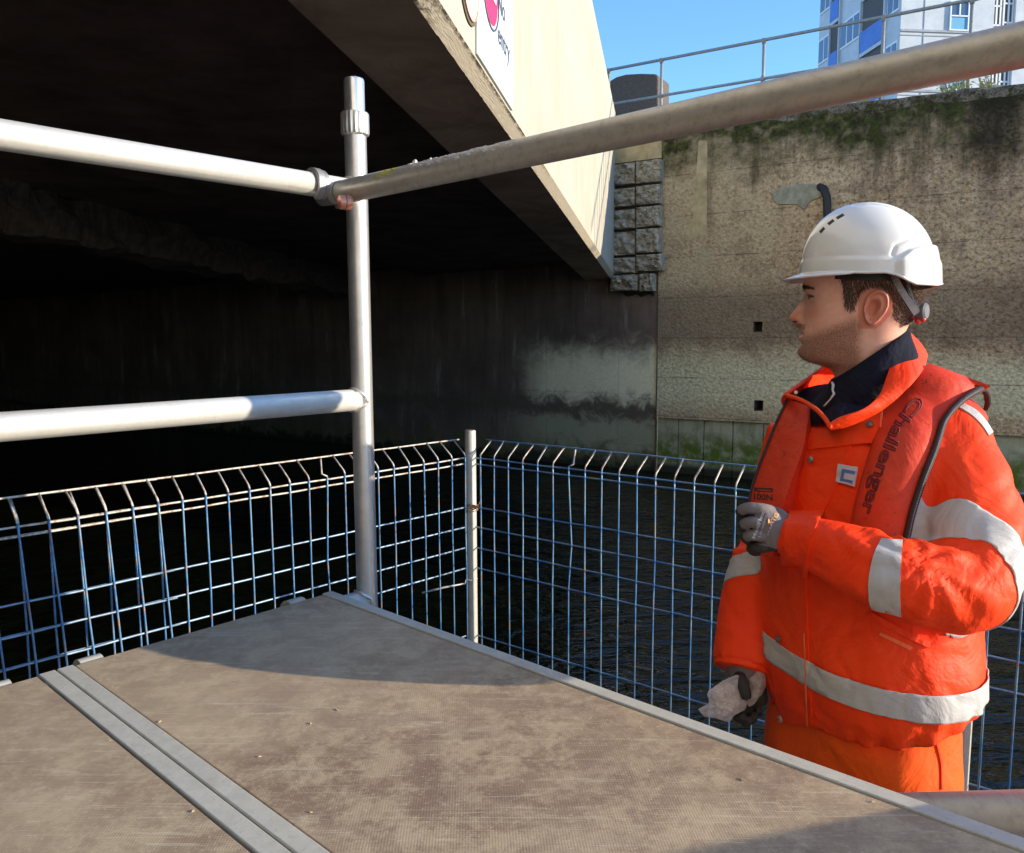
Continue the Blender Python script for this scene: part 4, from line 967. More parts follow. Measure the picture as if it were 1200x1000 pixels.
def tsec(r, grow=0.0):
    y, x, d, hw, hd = r; c = PP(x, y, d); return ell(c, hw + grow, hd + grow)
torso = MB(); torso.loft([tsec(r) for r in ti])
def limb(pts, rad, n=8, seg=28, flat=None):
    q = catmull([(*p, r) for p, r in zip(pts, rad)], n); mb = MB(); mb.tube([V(k[:3]) for k in q], [float(k[3]) for k in q], seg); return mb
shL, elL, wrL = PP(1106, 514, 1.41), PP(1148, 690, 1.285), PP(921, 628, 1.375)
armL1 = limb([PP(1078, 480, 1.45), shL, PP(1134, 600, 1.335), PP(1139, 655, 1.29), PP(1124, 693, 1.262)], [.048, .070, .078, .078, .066])
armL2 = limb([PP(1145, 655, 1.29), PP(1120, 690, 1.262), PP(1050, 675, 1.255), PP(985, 648, 1.30), PP(918, 626, 1.375)], [.066, .074, .062, .053, .037])
# folds bunched at the elbow
fold1 = limb([PP(1075, 648, 1.240), PP(1115, 654, 1.228), PP(1160, 685, 1.25)], [.014, .022, .018])
armR1 = limb([PP(940, 505, 1.66), PP(924, 560, 1.69), PP(906, 625, 1.70), PP(889, 672, 1.67)], [.066, .066, .060, .054])
armR2 = limb([PP(889, 645, 1.67), PP(884, 700, 1.65), PP(876, 750, 1.62), PP(871, 781, 1.60)], [.052, .062, .062, .061])
def displace(me, fn):
    for v in me.vertices:
        d = fn(v.co, v.normal)
        if d: v.co = v.co + v.normal * d
    me.update()
def segd(p, a, b):
    ab = b - a; t = max(0, min(1, (p - a).dot(ab) / ab.dot(ab))); return (p - (a + ab * t)).length, t
jk = remesh([torso, armL1, armL2, fold1, armR1, armR2], 0.0075, 6)
elbow_c = PP(1075, 655, 1.22); beltz = PP(1050, 812, 1.335).z; hem_a = PP(1060, 858, 1.345); hem_b = PP(908, 852, 1.47)
hem_n = (Z + Fb * ((hem_a.z - hem_b.z) / (hem_b - hem_a).dot(Fb))).normalized(); hemz = hem_a.z
def wr_fn(p, nrm):
    w = noise.fractal(p * 4.0, 0.8, 2.1, 3) * 0.004
    # diagonal drag folds on the body
    q_ = V((p.dot(Lb) * 4, p.dot(Fb) * 4, p.z * 9)); w += (abs(noise.noise(q_ + V((3, 1, 0)))) - .25) * -0.010
    d, t = segd(p, PP(1148, 655, 1.285), PP(1030, 672, 1.25))
    if d < .13:      # folds radiating from the inside of the elbow
        e = p - elbow_c; ang = math.atan2(e.z, e.dot(CR)); k = math.exp(-(e.length / .13) ** 2); w += math.sin(ang * 11 + 2.0 * noise.noise(p * 9)) * 0.0040 * k
    d2, t2 = segd(p, shL, PP(1145, 640, 1.31))
    if d2 < .12:     # soft vertical drape of the sleeve
        w += (noise.noise(V((p.dot(CR) * 22, p.dot(CF) * 8, p.z * 5)))) * 0.006
    # sharp creases in the stiff shell
    for (sx, sy, sz, am) in ((5, 5, 13, .0032), (9, 9, 5, .0022)):
        rg = 1 - abs(noise.noise(V((p.dot(Lb) * sx + 2 * noise.noise(p * 3), p.dot(Fb) * sy, (p.z + .5 * p.dot(Lb)) * sz)))) * 2; w -= max(0, rg) ** 5 * am
    # gathers at the elasticated hem
    hd_ = (p - hem_a).dot(hem_n); k = math.exp(-((hd_ - .004) / .022) ** 2); a_ = math.atan2(*(((p - man_base).dot(v)) for v in (Lb, Fb)))
    w += k * (math.sin(a_ * 34 + 3 * noise.noise(p * 6)) * 0.0035 - .003) * (1 if a_ > .8 or a_ < -.6 else .15)
    return w
displace(jk, wr_fn)
jk_bvh = bvh_of(jk)
# trim under the hem so that it ends in a clean edge, and open the neck
bm = bmesh.new(); bm.from_mesh(jk)
bmesh.ops.bisect_plane(bm, geom=bm.verts[:] + bm.edges[:] + bm.faces[:], plane_co=hem_a, plane_no=-hem_n, clear_outer=False)
kill = []
for f in bm.faces:
    c_ = f.calc_center_median()
    if (c_ - hem_a).dot(hem_n) < 0 and (V((c_.x, c_.y, 0)) - V((man_base.x, man_base.y, 0))).length < .34 and segd(c_, PP(884, 700, 1.65), PP(871, 790, 1.60))[0] > .074: kill.append(f)
bmesh.ops.delete(bm, geom=kill, context='FACES'); bm.to_mesh(jk); bm.free()
jacket = link('jacket', jk, M['jacket'], man, True); s_ = jacket.modifiers.new('thick', 'SOLIDIFY'); s_.thickness = 0.003; s_.offset = -1

def rayhit(x, y, bvh, default=None):
    d = ray(x, y).normalized(); h = bvh.ray_cast(C0, d)
    if h[0] is None: return default
    return h[0], h[1], h[3]
def smoothn(bvh, x, y, r=5):
    acc = V((0, 0, 0))
    for dx, dy in ((0, 0), (r, 0), (-r, 0), (0, r), (0, -r)):
        h = rayhit(x + dx, y + dy, bvh)
        if h: acc += h[1]
    return acc.normalized() if acc.length > 0 else -CF
def patch(name, corners, mat, parent, off=0.002, th=0.002, nu=8, nv=8, bvh=None, puff=0.0, smooth=True, tap=0):
    """four-sided panel laid on the clothing: corners tl,tr,br,bl in sight-line co-ordinates, or a list of left/right pairs"""
    bvh = bvh or jk_bvh
    if len(corners) == 4 and not isinstance(corners[0][0], tuple): pairs = [(corners[0], corners[1]), (corners[3], corners[2])]
    else: pairs = corners
    if len(pairs) > 2: pr = catmull([(*a, *b) for a, b in pairs], nv)
    else: pr = [np.array((*pairs[0][0], *pairs[0][1])) * (1 - t) + np.array((*pairs[1][0], *pairs[1][1])) * t for t in np.linspace(0, 1, nv + 1)]
    grid = []; last = None; mean = []
    for r_ in pr:
        row = []
        for i in range(nu + 1):
            u = i / nu; x, y = r_[0] * (1 - u) + r_[2] * u, r_[1] * (1 - u) + r_[3] * u
            h = rayhit(x, y, bvh)
            if h is None: h = ((C0 + ray(x, y).normalized() * last[2]) if last else P(x, y, 1.4), last[1] if last else -CF, last[2] if last else 1.4)
            last = h; n_ = smoothn(bvh, x, y) if rayhit(x, y, bvh) else h[1]
            pf = puff * (math.sin(math.pi * min(1, max(0, u))) ** 0.55) * (min(1, (len(grid) + 1) / (tap * nv)) if tap else 1) if puff else 0
            row.append((h[0] + n_ * (off + pf), h[0] + n_ * (off - th)))
        grid.append(row)
    vs = [p[0] for r_ in grid for p in r_] + [p[1] for r_ in grid for p in r_]; R_, C_ = len(grid), nu + 1; N_ = R_ * C_
    fs = []
    for i in range(R_ - 1):
        for k in range(C_ - 1):
            a, b, c, d = i * C_ + k, i * C_ + k + 1, (i + 1) * C_ + k + 1, (i + 1) * C_ + k
            fs += [(a, d, c, b), (a + N_, b + N_, c + N_, d + N_)]
    for i in range(R_ - 1):
        for k in (0, C_ - 1): a, b = i * C_ + k, (i + 1) * C_ + k; fs.append((a, b, b + N_, a + N_) if k else (b, a, a + N_, b + N_))
    for k in range(C_ - 1):
        for i in (0, R_ - 1): a, b = i * C_ + k, i * C_ + k + 1; fs.append((a, b, b + N_, a + N_) if i == 0 else (b, a, a + N_, b + N_))
    mb = MB(); mb.add(vs, fs); o = mb.build(name, mat, parent, smooth); 
    if smooth: sharp(o.data, 60)
    return o
# ---- reflective tape: slices of the jacket cut out and lifted 2 mm
def tape(co, no, half, keep, off=0.0022, name='reflective_band'):
    bm = bmesh.new(); bm.from_mesh(jk); no = no.normalized()
    for s in (1, -1):
        g = bm.verts[:] + bm.edges[:] + bm.faces[:]
        bmesh.ops.bisect_plane(bm, geom=g, plane_co=co + no * half * s, plane_no=no * s, clear_outer=True)
    bmesh.ops.delete(bm, geom=[f for f in bm.faces if not keep(f.calc_center_median())], context='FACES')
    bm.normal_update()
    me = bpy.data.meshes.new('t'); nn = {v.index: v.normal.copy() for v in bm.verts}
    for v in bm.verts: v.co += v.normal * off
    bmesh.ops.delete(bm, geom=[v for v in bm.verts if not v.link_faces], context='VERTS'); bm.to_mesh(me); bm.free()
    o = link(name, me, M['tape'], jacket, True); s_ = o.modifiers.new('thick', 'SOLIDIFY'); s_.thickness = .0018; s_.offset = -1
    return o
notarm = lambda p: segd(p, PP(1112, 512, 1.41), PP(1147, 670, 1.285))[0] > .10 and segd(p, PP(1147, 690, 1.28), PP(921, 628, 1.37))[0] > .088 and segd(p, PP(886, 672, 1.67), PP(871, 790, 1.60))[0] > .082
tape(V((0, 0, beltz)) + man_base - V((0, 0, man_base.z)), V((0, 0, 1)) + Lb * 0.02, .0225, lambda p: notarm(p) and (V((p.x, p.y, 0)) - V((man_base.x, man_base.y, 0))).length < .34, off=.0055)
def plane3(a, b, c):
    A_, B_, C_ = [rayhit(*q_, jk_bvh)[0] for q_ in (a, b, c)]; return (A_ + B_ + C_) / 3, (B_ - A_).cross(C_ - A_).normalized()
fa, fb_ = PP(1120, 690, 1.262), PP(985, 648, 1.30)
patch('reflective_band', [((1033, 632), (1058, 634)), ((1024, 650), (1056, 652)), ((1019, 675), (1055, 678)), ((1018, 698), (1055, 700)), ((1022, 714), (1056, 722))], M['tape'], jacket, .0025, .003, 8, 5)
co_, no_ = plane3((1082, 626), (1130, 610), (1186, 645)); tape(co_, no_, .021, lambda p: segd(p, shL, PP(1142, 660, 1.29))[0] < .125 and p.dot(CR) > PP(1068, 640, 1.3).dot(CR))
c_ = PP(878, 670, 1.66); tape(c_, (PP(900, 625, 1.69) - PP(884, 700, 1.62)).normalized() + CR * -0.25, .0235, lambda p: segd(p, PP(889, 645, 1.67), PP(882, 720, 1.645))[0] < .082 and p.dot(CR) < PP(908, 690, 1.66).dot(CR) and (p - C0).dot(CF) > 1.50)
# strip over the shoulder
patch('reflective_band', [((1124, 478), (1130, 474)), ((1138, 487), (1144, 482)), ((1150, 499), (1155, 494)), ((1158, 511), (1163, 507))], M['tape'], jacket, .0022, .002, 4, 6)
# placket, storm flap seam, snaps, badge, pocket
patch('front_placket', [((968, 502), (1005, 500)), ((938, 560), (985, 562)), ((918, 640), (950, 640)), ((902, 740), (948, 742)), ((908, 800), (951, 800)), ((913, 845), (953, 850))], M['jacket'], jacket, .0035, .003, 8, 8)
patch('collar_flap', [((974, 500), (1030, 466)), ((968, 512), (1034, 500)), ((950, 528), (1034, 520))], M['jacket'], jacket, .008, .004, 8, 8)
M['seam'] = m_cloth('stitched seam', (0.95, 0.20, 0.08), (0.95, 0.16, 0.05), 0.6, 0.2)
patch('seam', [((1032.5, 468), (1034.5, 468)), ((1032.5, 505), (1034.5, 505))], M['seam'], jacket, .0105, .002, 1, 10)
patch('seam', [((944, 742), (945.6, 742)), ((948, 850), (949.6, 850))], M['seam'], jacket, .0062, .001, 1, 10)
def snap(x, y, mat, r=.0062, off=.006):
    h = rayhit(x, y, jk_bvh); n_ = smoothn(jk_bvh, x, y); c_ = h[0] + n_ * off; mb = MB()
    mb.tube([c_, c_ + n_ * .003, c_ + n_ * .0045], [r, r, r * .7], 20); s1_ = mb.build('snap', mat, jacket); sharp(s1_.data, 40)
    mb = MB(); mb.tube([c_ + n_ * .0044, c_ + n_ * .0054], [r * .45, r * .3], 14); mb.build('stud', M['greypl'], s1_)
M['brass'] = m_alu('dull snap metal', (0.30, 0.25, 0.2), .4, .8, .3)
snap(1021.5, 501.5, M['brass'], off=.010); snap(954.5, 542, M['brass'], off=.010); snap(916, 749, M['brass'], .0068); snap(918.5, 842, M['post'], .0068)
bd = patch('chest_badge', [(985, 545), (1007, 549), (1003, 571), (982, 566)], simple('badge fabric', (0.60, 0.55, 0.56), 0.7, 0, .1), jacket, .0075, .004, 6, 6)
M['badge'] = simple('blue badge thread', (0.10, 0.18, 0.50), 0.7)
for q_ in ([(990, 551), (1005, 554), (1004.3, 557.5), (989.3, 554.5)], [(990, 551), (993.3, 551.7), (990.8, 565.5), (987.4, 564.5)], [(987.8, 561.7), (1002, 564.5), (1001.2, 568), (987, 565.2)]): patch('emblem', q_, M['badge'], bd, .0085, .001, 3, 3)
patch('pocket_welt', [((1018, 722), (1022, 716)), ((1052, 742), (1056, 736)), ((1088, 760), (1093, 754))], M['jacket'], jacket, .0065, .005, 3, 8)
patch('pocket_welt', [((1030, 744), (1032, 741)), ((1066, 762), (1069, 758))], M['seam'], jacket, .003, .002, 2, 6)

# ---- trousers
zf = lambda k: FLOOR + k
pc0 = V((man_base.x, man_base.y, 0)) + (PP(1010, 870, 1.53) - man_base).dot(CR) * CR * 0 
hc = PP(1004, 880, 1.535); hipz = hc.z
tr = MB(); secs = []
for z_, hw, hd in ((hipz + .24, .17, .12), (hipz + .16, .182, .13), (hipz + .10, .187, .135), (hipz + .04, .191, .14), (hipz - .02, .193, .143), (hipz - .10, .191, .143), (hipz - .16, .188, .138), (hipz - .20, .16, .12)):
    secs.append(ell(V((hc.x, hc.y, z_)), hw, hd))
tr.loft(secs)
legs = []
ankle = []
for s_, fo in ((1, 0.03), (-1, -0.02)):
    h0 = V((hc.x, hc.y, hipz - .10)) + Lb * s_ * .10; kn = V((hc.x, hc.y, FLOOR + .50)) + Lb * s_ * .125 + Fb * (fo + .02); an = V((hc.x, hc.y, FLOOR + .07)) + Lb * s_ * .14 + Fb * fo; ankle.append(an)
    legs.append(limb([h0 + Z * .03, h0, (h0 + kn) / 2, kn, (kn + an) / 2, an], [.10, .105, .095, .078, .075, .072]))
tro = remesh([tr] + legs, 0.009, 5)
displace(tro, lambda p, n_: noise.fractal(p * 6, .8, 2, 3) * .006 + (abs(noise.noise(V((p.dot(Lb) * 5, p.dot(Fb) * 5, p.z * 8)))) - .25) * -.010)
tb_ = bvh_of(tro); trousers = link('trousers', tro, M['trouser'], man, True)
patch('seam', [((1096, 872), (1098, 872)), ((1101, 895), (1103, 895)), ((1102, 925), (1104, 925))], M['jacket'], trousers, .003, .002, 2, 6, bvh=tb_)
for an in ankle:
    mb = MB(); secs = []
    for t, w_, h_ in ((-.09, .035, .05), (-.07, .042, .09), (0, .045, .11), (.05, .045, .085), (.12, .048, .06), (.17, .042, .045), (.195, .025, .03)):
        c0_ = V((an.x, an.y, FLOOR)) + Fb * t
        secs.append([c0_ + Lb * math.cos(a) * w_ + Z * (h_ / 2 + math.sin(a) * h_ / 2 + .002) for a in [2 * math.pi * k / 20 for k in range(20)]])
    mb.loft(secs); mb.build('boot', M['boot'], man, True)
# ---- right-hand cuffs are part of the sleeve ends: dark inner openings
def cuff(c0_, c1_, r, name='cuff'):
    d = (c1_ - c0_).normalized(); mb = MB(); mb.tube([c0_ - d * .012, c0_, c0_ + d * .004, c0_ + d * .0045, c0_ - d * .02], [r * .985, r, r * .99, r * .9, r * .86], 36, caps=False)
    return mb.build(name, M['jacket'], jacket, True)
cuff(PP(871, 784, 1.60), PP(866, 815, 1.58), .0585)

# ---- head ---------------------------------------------------------------
HD = 1.46; PXM = HD / FPX
Fh = V((-0.925, 0.380, 0)).normalized(); Lh = V((-Fh.y, Fh.x, 0)) * 1.0
if Lh.dot(CF) > 0: Lh = -Lh                        # his left side faces the camera
O_h = P(1010, 360, HD)                             # reference on the mid plane of the head
rgt = CR                                           # image right
def hp(px, py, lat=0.0):                           # point of the head's middle plane seen at px,py plus lateral offset towards the camera
    n_ = Lh; q_ = onpl(px, py, n_, n_.dot(O_h)); return q_ + Lh * lat
prof = [ # y, front px, back px, half width mm, exponent, centre px
 (243, 1000, 1040, 22, 2.0, 1020), (250, 980, 1056, 46, 2.0, 1019), (262, 962, 1073, 62, 2.1, 1019), (283, 949, 1086, 73, 2.2, 1019), (305, 944.5, 1090, 77, 2.3, 1019), (322, 942.5, 1090, 77, 2.4, 1019),
 (333, 942.0, 1088.5, 76, 2.5, 1019), (338, 942.5, 1087, 75, 2.7, 1019), (345, 945.0, 1085, 73, 2.8, 1019), (352, 945.5, 1083, 71.5, 2.8, 1018), (360, 943.8, 1079, 71, 2.5, 1017), (368, 942.2, 1074, 70, 2.5, 1016), (375, 941.0, 1069, 69, 2.5, 1015),
 (381, 940.2, 1065, 68, 2.45, 1014), (385, 940.0, 1063, 67, 2.4, 1013.5), (391.5, 940.0, 1060.5, 65, 2.4, 1012.5), (399, 939.8, 1059.5, 62.5, 2.35, 1011), (404, 939.2, 1060, 60.5, 2.3, 1010), (410, 938.0, 1060.5, 58, 2.2, 1010),
 (416, 938.2, 1061, 56.5, 2.15, 1011), (420, 940.5, 1062, 55.5, 2.1, 1013), (424, 947, 1063, 55, 2.1, 1016), (428, 962, 1064, 55, 2.1, 1019), (433, 973, 1066, 56, 2.0, 1021), (442, 978, 1069, 58, 2.0, 1025), (455, 982, 1076, 62, 2.0, 1030), (475, 985, 1084, 72, 2.0, 1035), (500, 985, 1092, 85, 2.0, 1038)]
pi_ = catmull(prof, 7)
sec = []; info = []; NS = 150
def g(x, s): return math.exp(-(x / s) ** 2)
def lerp_tab(y, tab):
    if y <= tab[0][0]: return tab[0][1]
    for (a, va), (b, vb) in zip(tab, tab[1:]):
        if y <= b: return va + (vb - va) * (y - a) / (b - a)
    return tab[-1][1]
nose_h = [(341, 0), (345, 1.5), (350, 5), (356, 8.2), (362, 12), (367, 15.2), (371, 17.6), (373.5, 17.4), (376, 14.5), (378.5, 10), (380.5, 6.0), (383, 0)]
nose_w = [(341, 6), (352, 7.5), (360, 8.0), (368, 9.0), (373, 9.5), (380, 8)]
for r_ in pi_:
    y, xf, xb, hw, ex, xc = r_; row = []
    af = (xc - xf); ab = (xb - xc)
    for k in range(NS):
        t = 2 * math.pi * k / NS; ct, st = math.cos(t), math.sin(t)
        u = (abs(ct) ** (2 / ex)) * (1 if ct > 0 else -1); v = (abs(st) ** (2 / ex)) * (1 if st > 0 else -1)
        lat = hw * v / 1000; px = xc - (af if u > 0 else ab) * u
        la = abs(lat) * 1000
        if u > 0:
            px -= lerp_tab(y, nose_h) * g(la, lerp_tab(y, nose_w)) * 1.0
            px -= 5.0 * g(la - 12.5, 4.2) * g(y - 375.5, 4.6)                       # nostril wing
            px += 5.0 * g(la - 31, 13) * g(y - 351, 7.5) * (1 if u > 0 else 0)     # eye socket
            px -= 2.2 * g(la - 27, 18) * g(y - 338, 4.0)                            # brow ridge
            lat += (1 if lat > 0 else -1) * .0035 * g(la - 58, 18) * g(y - 364, 9) * u   # cheekbone
            px += 1.5 * g(la - 40, 14) * g(y - 386, 12) * u                         # hollow cheek
            px -= 4.6 * g(y - 387.3, 3.0) * g(la, 15) + 5.2 * g(y - 396.8, 3.3) * g(la, 14)      # lips
            px += 2.6 * g(y - 391.6, 1.5) * g(la, 24)                                              # mouth line
            px -= 5.0 * g(y - 381.5, 3.6) * g(la, 10) + 3.6 * g(y - 412, 6.5) * g(la, 19)          # philtrum, chin
            px += 1.6 * g(y - 403, 3) * g(la, 22)
            px += 1.4 * g(la - 24 - (y - 376) * .5, 4) * g(y - 382, 9)                             # fold from nose to mouth
            px -= 1.8 * g(la - 33, 13) * g(y - 344.5, 2.6) - .8 * g(la - 33, 12) * g(y - 356.5, 2)  # upper lid fold
        lat += (1 if lat > 0 else -1) * 0.003 * g(px - 1003, 16) * g(y - 408, 9)
        if u < .3: px -= 0
        q_ = hp(px, y, lat); row.append(q_)
    sec.append(row)
headm = MB(); headm.loft(sec)
# eyeballs and lids
def sphere(c, r, n=16, sc=(1, 1, 1)):
    mb = MB(); vs = []; 
    for i in range(n + 1):
        th = math.pi * i / n
        for k in range(2 * n): ph = math.pi * k / n; vs.append(c + Fh * (math.sin(th) * math.cos(ph) * r * sc[0]) + Lh * (math.sin(th) * math.sin(ph) * r * sc[1]) + Z * (math.cos(th) * r * sc[2]))
    fs = [(i * 2 * n + k, i * 2 * n + (k + 1) % (2 * n), (i + 1) * 2 * n + (k + 1) % (2 * n), (i + 1) * 2 * n + k) for i in range(n) for k in range(2 * n)]; mb.add(vs, fs); return mb
lids = []
for s_ in (1, -1):
    ec = hp(957.0, 350.5, s_ * .031); lids.append(sphere(ec, .0118, sc=(1, 1.1, .85)))
# ears
def ear(sg):
    mb = MB(); out = [(1014, 382), (1010, 374), (1009.5, 362), (1013, 350), (1021, 343), (1030, 341.5), (1037.5, 347), (1039, 358), (1035.5, 368), (1028, 377), (1020.5, 383)]
    o2 = catmull(out + [out[0]], 4)[:-1]; cx, cy = 1020.0, 362.0; rings = []
    for fr_, lf in ((1.0, .000), (1.04, .006), (1.02, .0120), (.95, .0142), (.88, .0125), (.80, .0072), (.71, .0082), (.62, .0108), (.52, .0095), (.42, .002), (.26, -.004), (.10, -.005)):
        cx, cy = 1020.0 - 3.0 * max(0, .75 - fr_), 362.0 + 5.0 * max(0, .75 - fr_)
        ring = []
        for (x, y) in o2:
            back = max(0, min(1, (x - 1009) / 28)); lift = lf + back * .011 * (1 if lf > 0 else .3)
            q_ = hp(cx + 1.0 + (x - cx) * fr_ * .90, cy + (y - cy) * fr_ * .90, sg * (.066 + lift)); ring.append(q_)
        rings.append(ring)
    mb.loft(rings); return mb
ears = [ear(1), ear(-1)]
# rest of the body under the clothes, joined to the head
bod = MB(); bod.loft([tsec(np.array([y, x - (6 if y > 845 else 0), d, hw - (.065 if y > 845 else .04), hd - (.055 if y > 845 else .035)])) for (y, x, d, hw, hd) in tor[:-3]])
def inner(pts, rad): return limb(pts, rad, 5, 18)
arms_in = [inner([PP(1100, 505, 1.43), PP(1140, 600, 1.335), PP(1135, 690, 1.265)], [.05, .048, .043]), inner([PP(1135, 690, 1.265), PP(1050, 675, 1.26), PP(921, 628, 1.375), PP(905, 622, 1.385)], [.043, .042, .029, .026]),
           inner([PP(940, 510, 1.66), PP(906, 625, 1.70), PP(889, 665, 1.67)], [.048, .043, .040]), inner([PP(886, 660, 1.67), PP(880, 730, 1.63), PP(872, 800, 1.60)], [.040, .040, .028])]
legs_in = []
for s_, an in zip((1, -1), ankle):
    h0 = V((hc.x, hc.y, hipz - .10)) + Lb * s_ * .095; legs_in.append(inner([h0 + Z * .04, h0, (h0 + an) / 2 + Z * .02 + Lb * s_ * .008 + Fb * .02, an, an - Z * .03], [.070, .072, .045, .040, .040]))
neckfill = limb([PP(1022, 425, 1.47), PP(1034, 455, 1.50), PP(1040, 490, 1.52)], [.056, .062, .075])
hb_ = remesh([headm] + lids + ears, 0.0019, 2)
lo = remesh([bod, neckfill] + arms_in + legs_in, 0.008, 3)
cmb = bmesh.new(); cmb.from_mesh(hb_); cmb.from_mesh(lo); body_me = bpy.data.meshes.new('body'); cmb.to_mesh(body_me); cmb.free()
# skin colouring held per vertex: lips, stubble, brow, redness
def skin_cols(me):
    att = me.color_attributes.new('tone', 'FLOAT_COLOR', 'POINT'); data = np.zeros((len(me.vertices), 4), np.float32)
    Rm = np.array([list(CR), list(CU), list(CF)])
    for i, v in enumerate(me.vertices):
        d = v.co - C0; z_ = d.dot(CF); px = 600 + FPX * d.dot(CR) / z_; py = 500 - FPX * d.dot(CU) / z_
        q_ = (v.co - O_h).dot(Lh); f = (v.co - O_h).dot(Fh); 
        # sagittal co-ordinates: px measured on the middle plane
        mid = v.co - Lh * q_; dm = mid - C0; zm = dm.dot(CF); mx = 600 + FPX * dm.dot(CR) / zm; my = 500 - FPX * dm.dot(CU) / zm; la = abs(q_) * 1000
        e_ = 369 + max(0, 1000 - mx) * .36
        stub = max(0, min(1, (my - e_) / 13)) * max(0, min(1, (1014 - mx) / 14)) * max(0, min(1, (441 - my) / 14)) if my > 365 else 0
        if mx < 952 and 379.5 < my < 387.5 and la < 26: stub = max(stub, .9)
        if my > 440: stub = 0
        lips = (g(my - 389, 2.2) * .8 + g(my - 396, 2.6)) * (1 if la < 22 and mx < 950 else 0); stub *= (1 - min(1, lips))
        brow = 1.0 if (6 < la < 52 and abs(my - (337.6 + (max(0, la - 34)) * .12)) < (4.2 - la * .055) and mx < 975) else 0
        red = g(my - 372, 8) * g(la, 18) * (1 if mx < 945 else 0) + .7 * g(la - 42, 16) * g(my - 368, 10) * (1 if mx < 985 else 0)
        if 1005 < mx < 1042 and la > 66 and 338 < my < 386: red += .9
        eye = 1.0 if (abs(my - 348.6) < 3.1 - max(0, la - 24) * .11 and 17 < la < 48 and mx < 962) else 0
        data[i] = (stub, max(lips, 0), max(brow, eye), min(1, red))
    att.data.foreach_set('color', data.ravel())
skin_cols(body_me)
def m_skin():
    n = NT('skin', 0.48, 0, 0.4); a = n.t.nodes.new('ShaderNodeAttribute'); a.attribute_name = 'tone'; s = n.t.nodes.new('ShaderNodeSeparateColor'); n.L(a.outputs['Color'], s.inputs[0])
    f = n.noise(60, 5, 0.65); g_ = n.noise(900, 3, 0.8)
    c = n.mix(n.ramp(f, [(0.35, 0.0), (0.65, 1.0)]), (0.74, 0.385, 0.275), (0.82, 0.47, 0.36))
    c = n.mix(n.math('MULTIPLY', a.outputs['Alpha'], 0.65), c, (0.60, 0.15, 0.09))
    c = n.mix(n.math('MULTIPLY', s.outputs[0], n.ramp(g_, [(0.38, 0.95), (0.58, 0.35)])), c, (0.20, 0.085, 0.045))
    c = n.mix(n.math('MULTIPLY', s.outputs[1], 0.7), c, (0.50, 0.13, 0.11))
    c = n.mix(n.math('MULTIPLY', s.outputs[2], 0.9), c, (0.045, 0.025, 0.018))
    n.b.inputs['Subsurface Weight'].default_value = 0.12; n.b.inputs['Subsurface Radius'].default_value = (1.0, 0.35, 0.2); n.b.inputs['Subsurface Scale'].default_value = 0.006
    return n.out(c, normal=n.bump(g_, 0.12, 0.0008, n.bump(n.noise(260, 4, .7), .1, .001)))
M['skin'] = m_skin(); body = link('body', body_me, M['skin'], man, True)
# eyes: iris discs on the lid balls
for s_ in (1, -1):
    ec = hp(957.0, 350.5, s_ * .031); o = sphere(ec + Fh * .0016, .0114, 12, (1, .62, .30)).build('eye', simple('eye', (0.05, 0.05, 0.05), 0.15), body, True)
hb_bvh = bvh_of(hb_)

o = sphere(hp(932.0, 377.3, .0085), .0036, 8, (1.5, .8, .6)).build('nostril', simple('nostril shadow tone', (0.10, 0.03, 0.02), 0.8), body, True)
# ---- hair: thousands of short tapered strands rooted on the scalp below the helmet
hair_poly = [(984, 322), (987, 332), (989, 344), (990, 356), (992, 362), (1000, 364), (1003, 352), (1008, 342), (1018, 337), (1031, 338), (1040, 346), (1043, 358), (1042, 368), (1046, 376), (1054, 381), (1062, 380), (1070, 375), (1080, 360), (1088, 342), (1091, 322), (1091, 300), (990, 300)]
def inpoly(x, y, poly):
    c = False; j = len(poly) - 1
    for i in range(len(poly)):
        if (poly[i][1] > y) != (poly[j][1] > y) and x < (poly[j][0] - poly[i][0]) * (y - poly[i][1]) / (poly[j][1] - poly[i][1]) + poly[i][0]: c = not c
        j = i
    return c
hv = []; hf = []; r_ = random.Random(5)
scalp = MB()
hm = hb_; cand = []
for v in hm.vertices:
    q_ = (v.co - O_h).dot(Lh); mid = v.co - Lh * q_; dm = mid - C0; zm = dm.dot(CF); mx = 600 + FPX * dm.dot(CR) / zm; my = 500 - FPX * dm.dot(CU) / zm
    if inpoly(mx, my, hair_poly) and (abs(q_) < .0745 or my < 341): cand.append((v.co.copy(), v.normal.copy(), mx, my, q_))
r_.shuffle(cand)
for co, nr, mx, my, q_ in (cand * 3)[:15000]:
    co = co + V((r_.uniform(-.001, .001), r_.uniform(-.001, .001), r_.uniform(-.001, .001)))
    L = r_.uniform(.006, .013) * (1 if my < 366 else .5); 
    back = max(0, min(1, (mx - 1000) / 60)); dn = (Z * -1.0 + Fh * (-.45 if mx > 1000 else .05) + nr * .40 + V((r_.uniform(-.3, .3), r_.uniform(-.3, .3), r_.uniform(-.3, .3)))).normalized()
    w = dn.cross(nr).normalized() * .00038; m1 = co + nr * .0009 + dn * L * .5; e = co + nr * .0007 + dn * L
    b = len(hv); hv += [co - w, co + w, m1 + w * .8, m1 - w * .8, e]; hf += [(b, b + 1, b + 2, b + 3), (b + 3, b + 2, b + 4)]
nh = NT('brown hair', 0.5, 0, 0.3); nh_c = nh.mix(nh.ramp(nh.noise(300, 3), [(0.35, 0.0), (0.65, 1.0)]), (0.045, 0.026, 0.018), (0.13, 0.080, 0.052)); M['hair'] = nh.out(nh_c)
hair = link('hair', mesh(hv, hf), M['hair'], man)
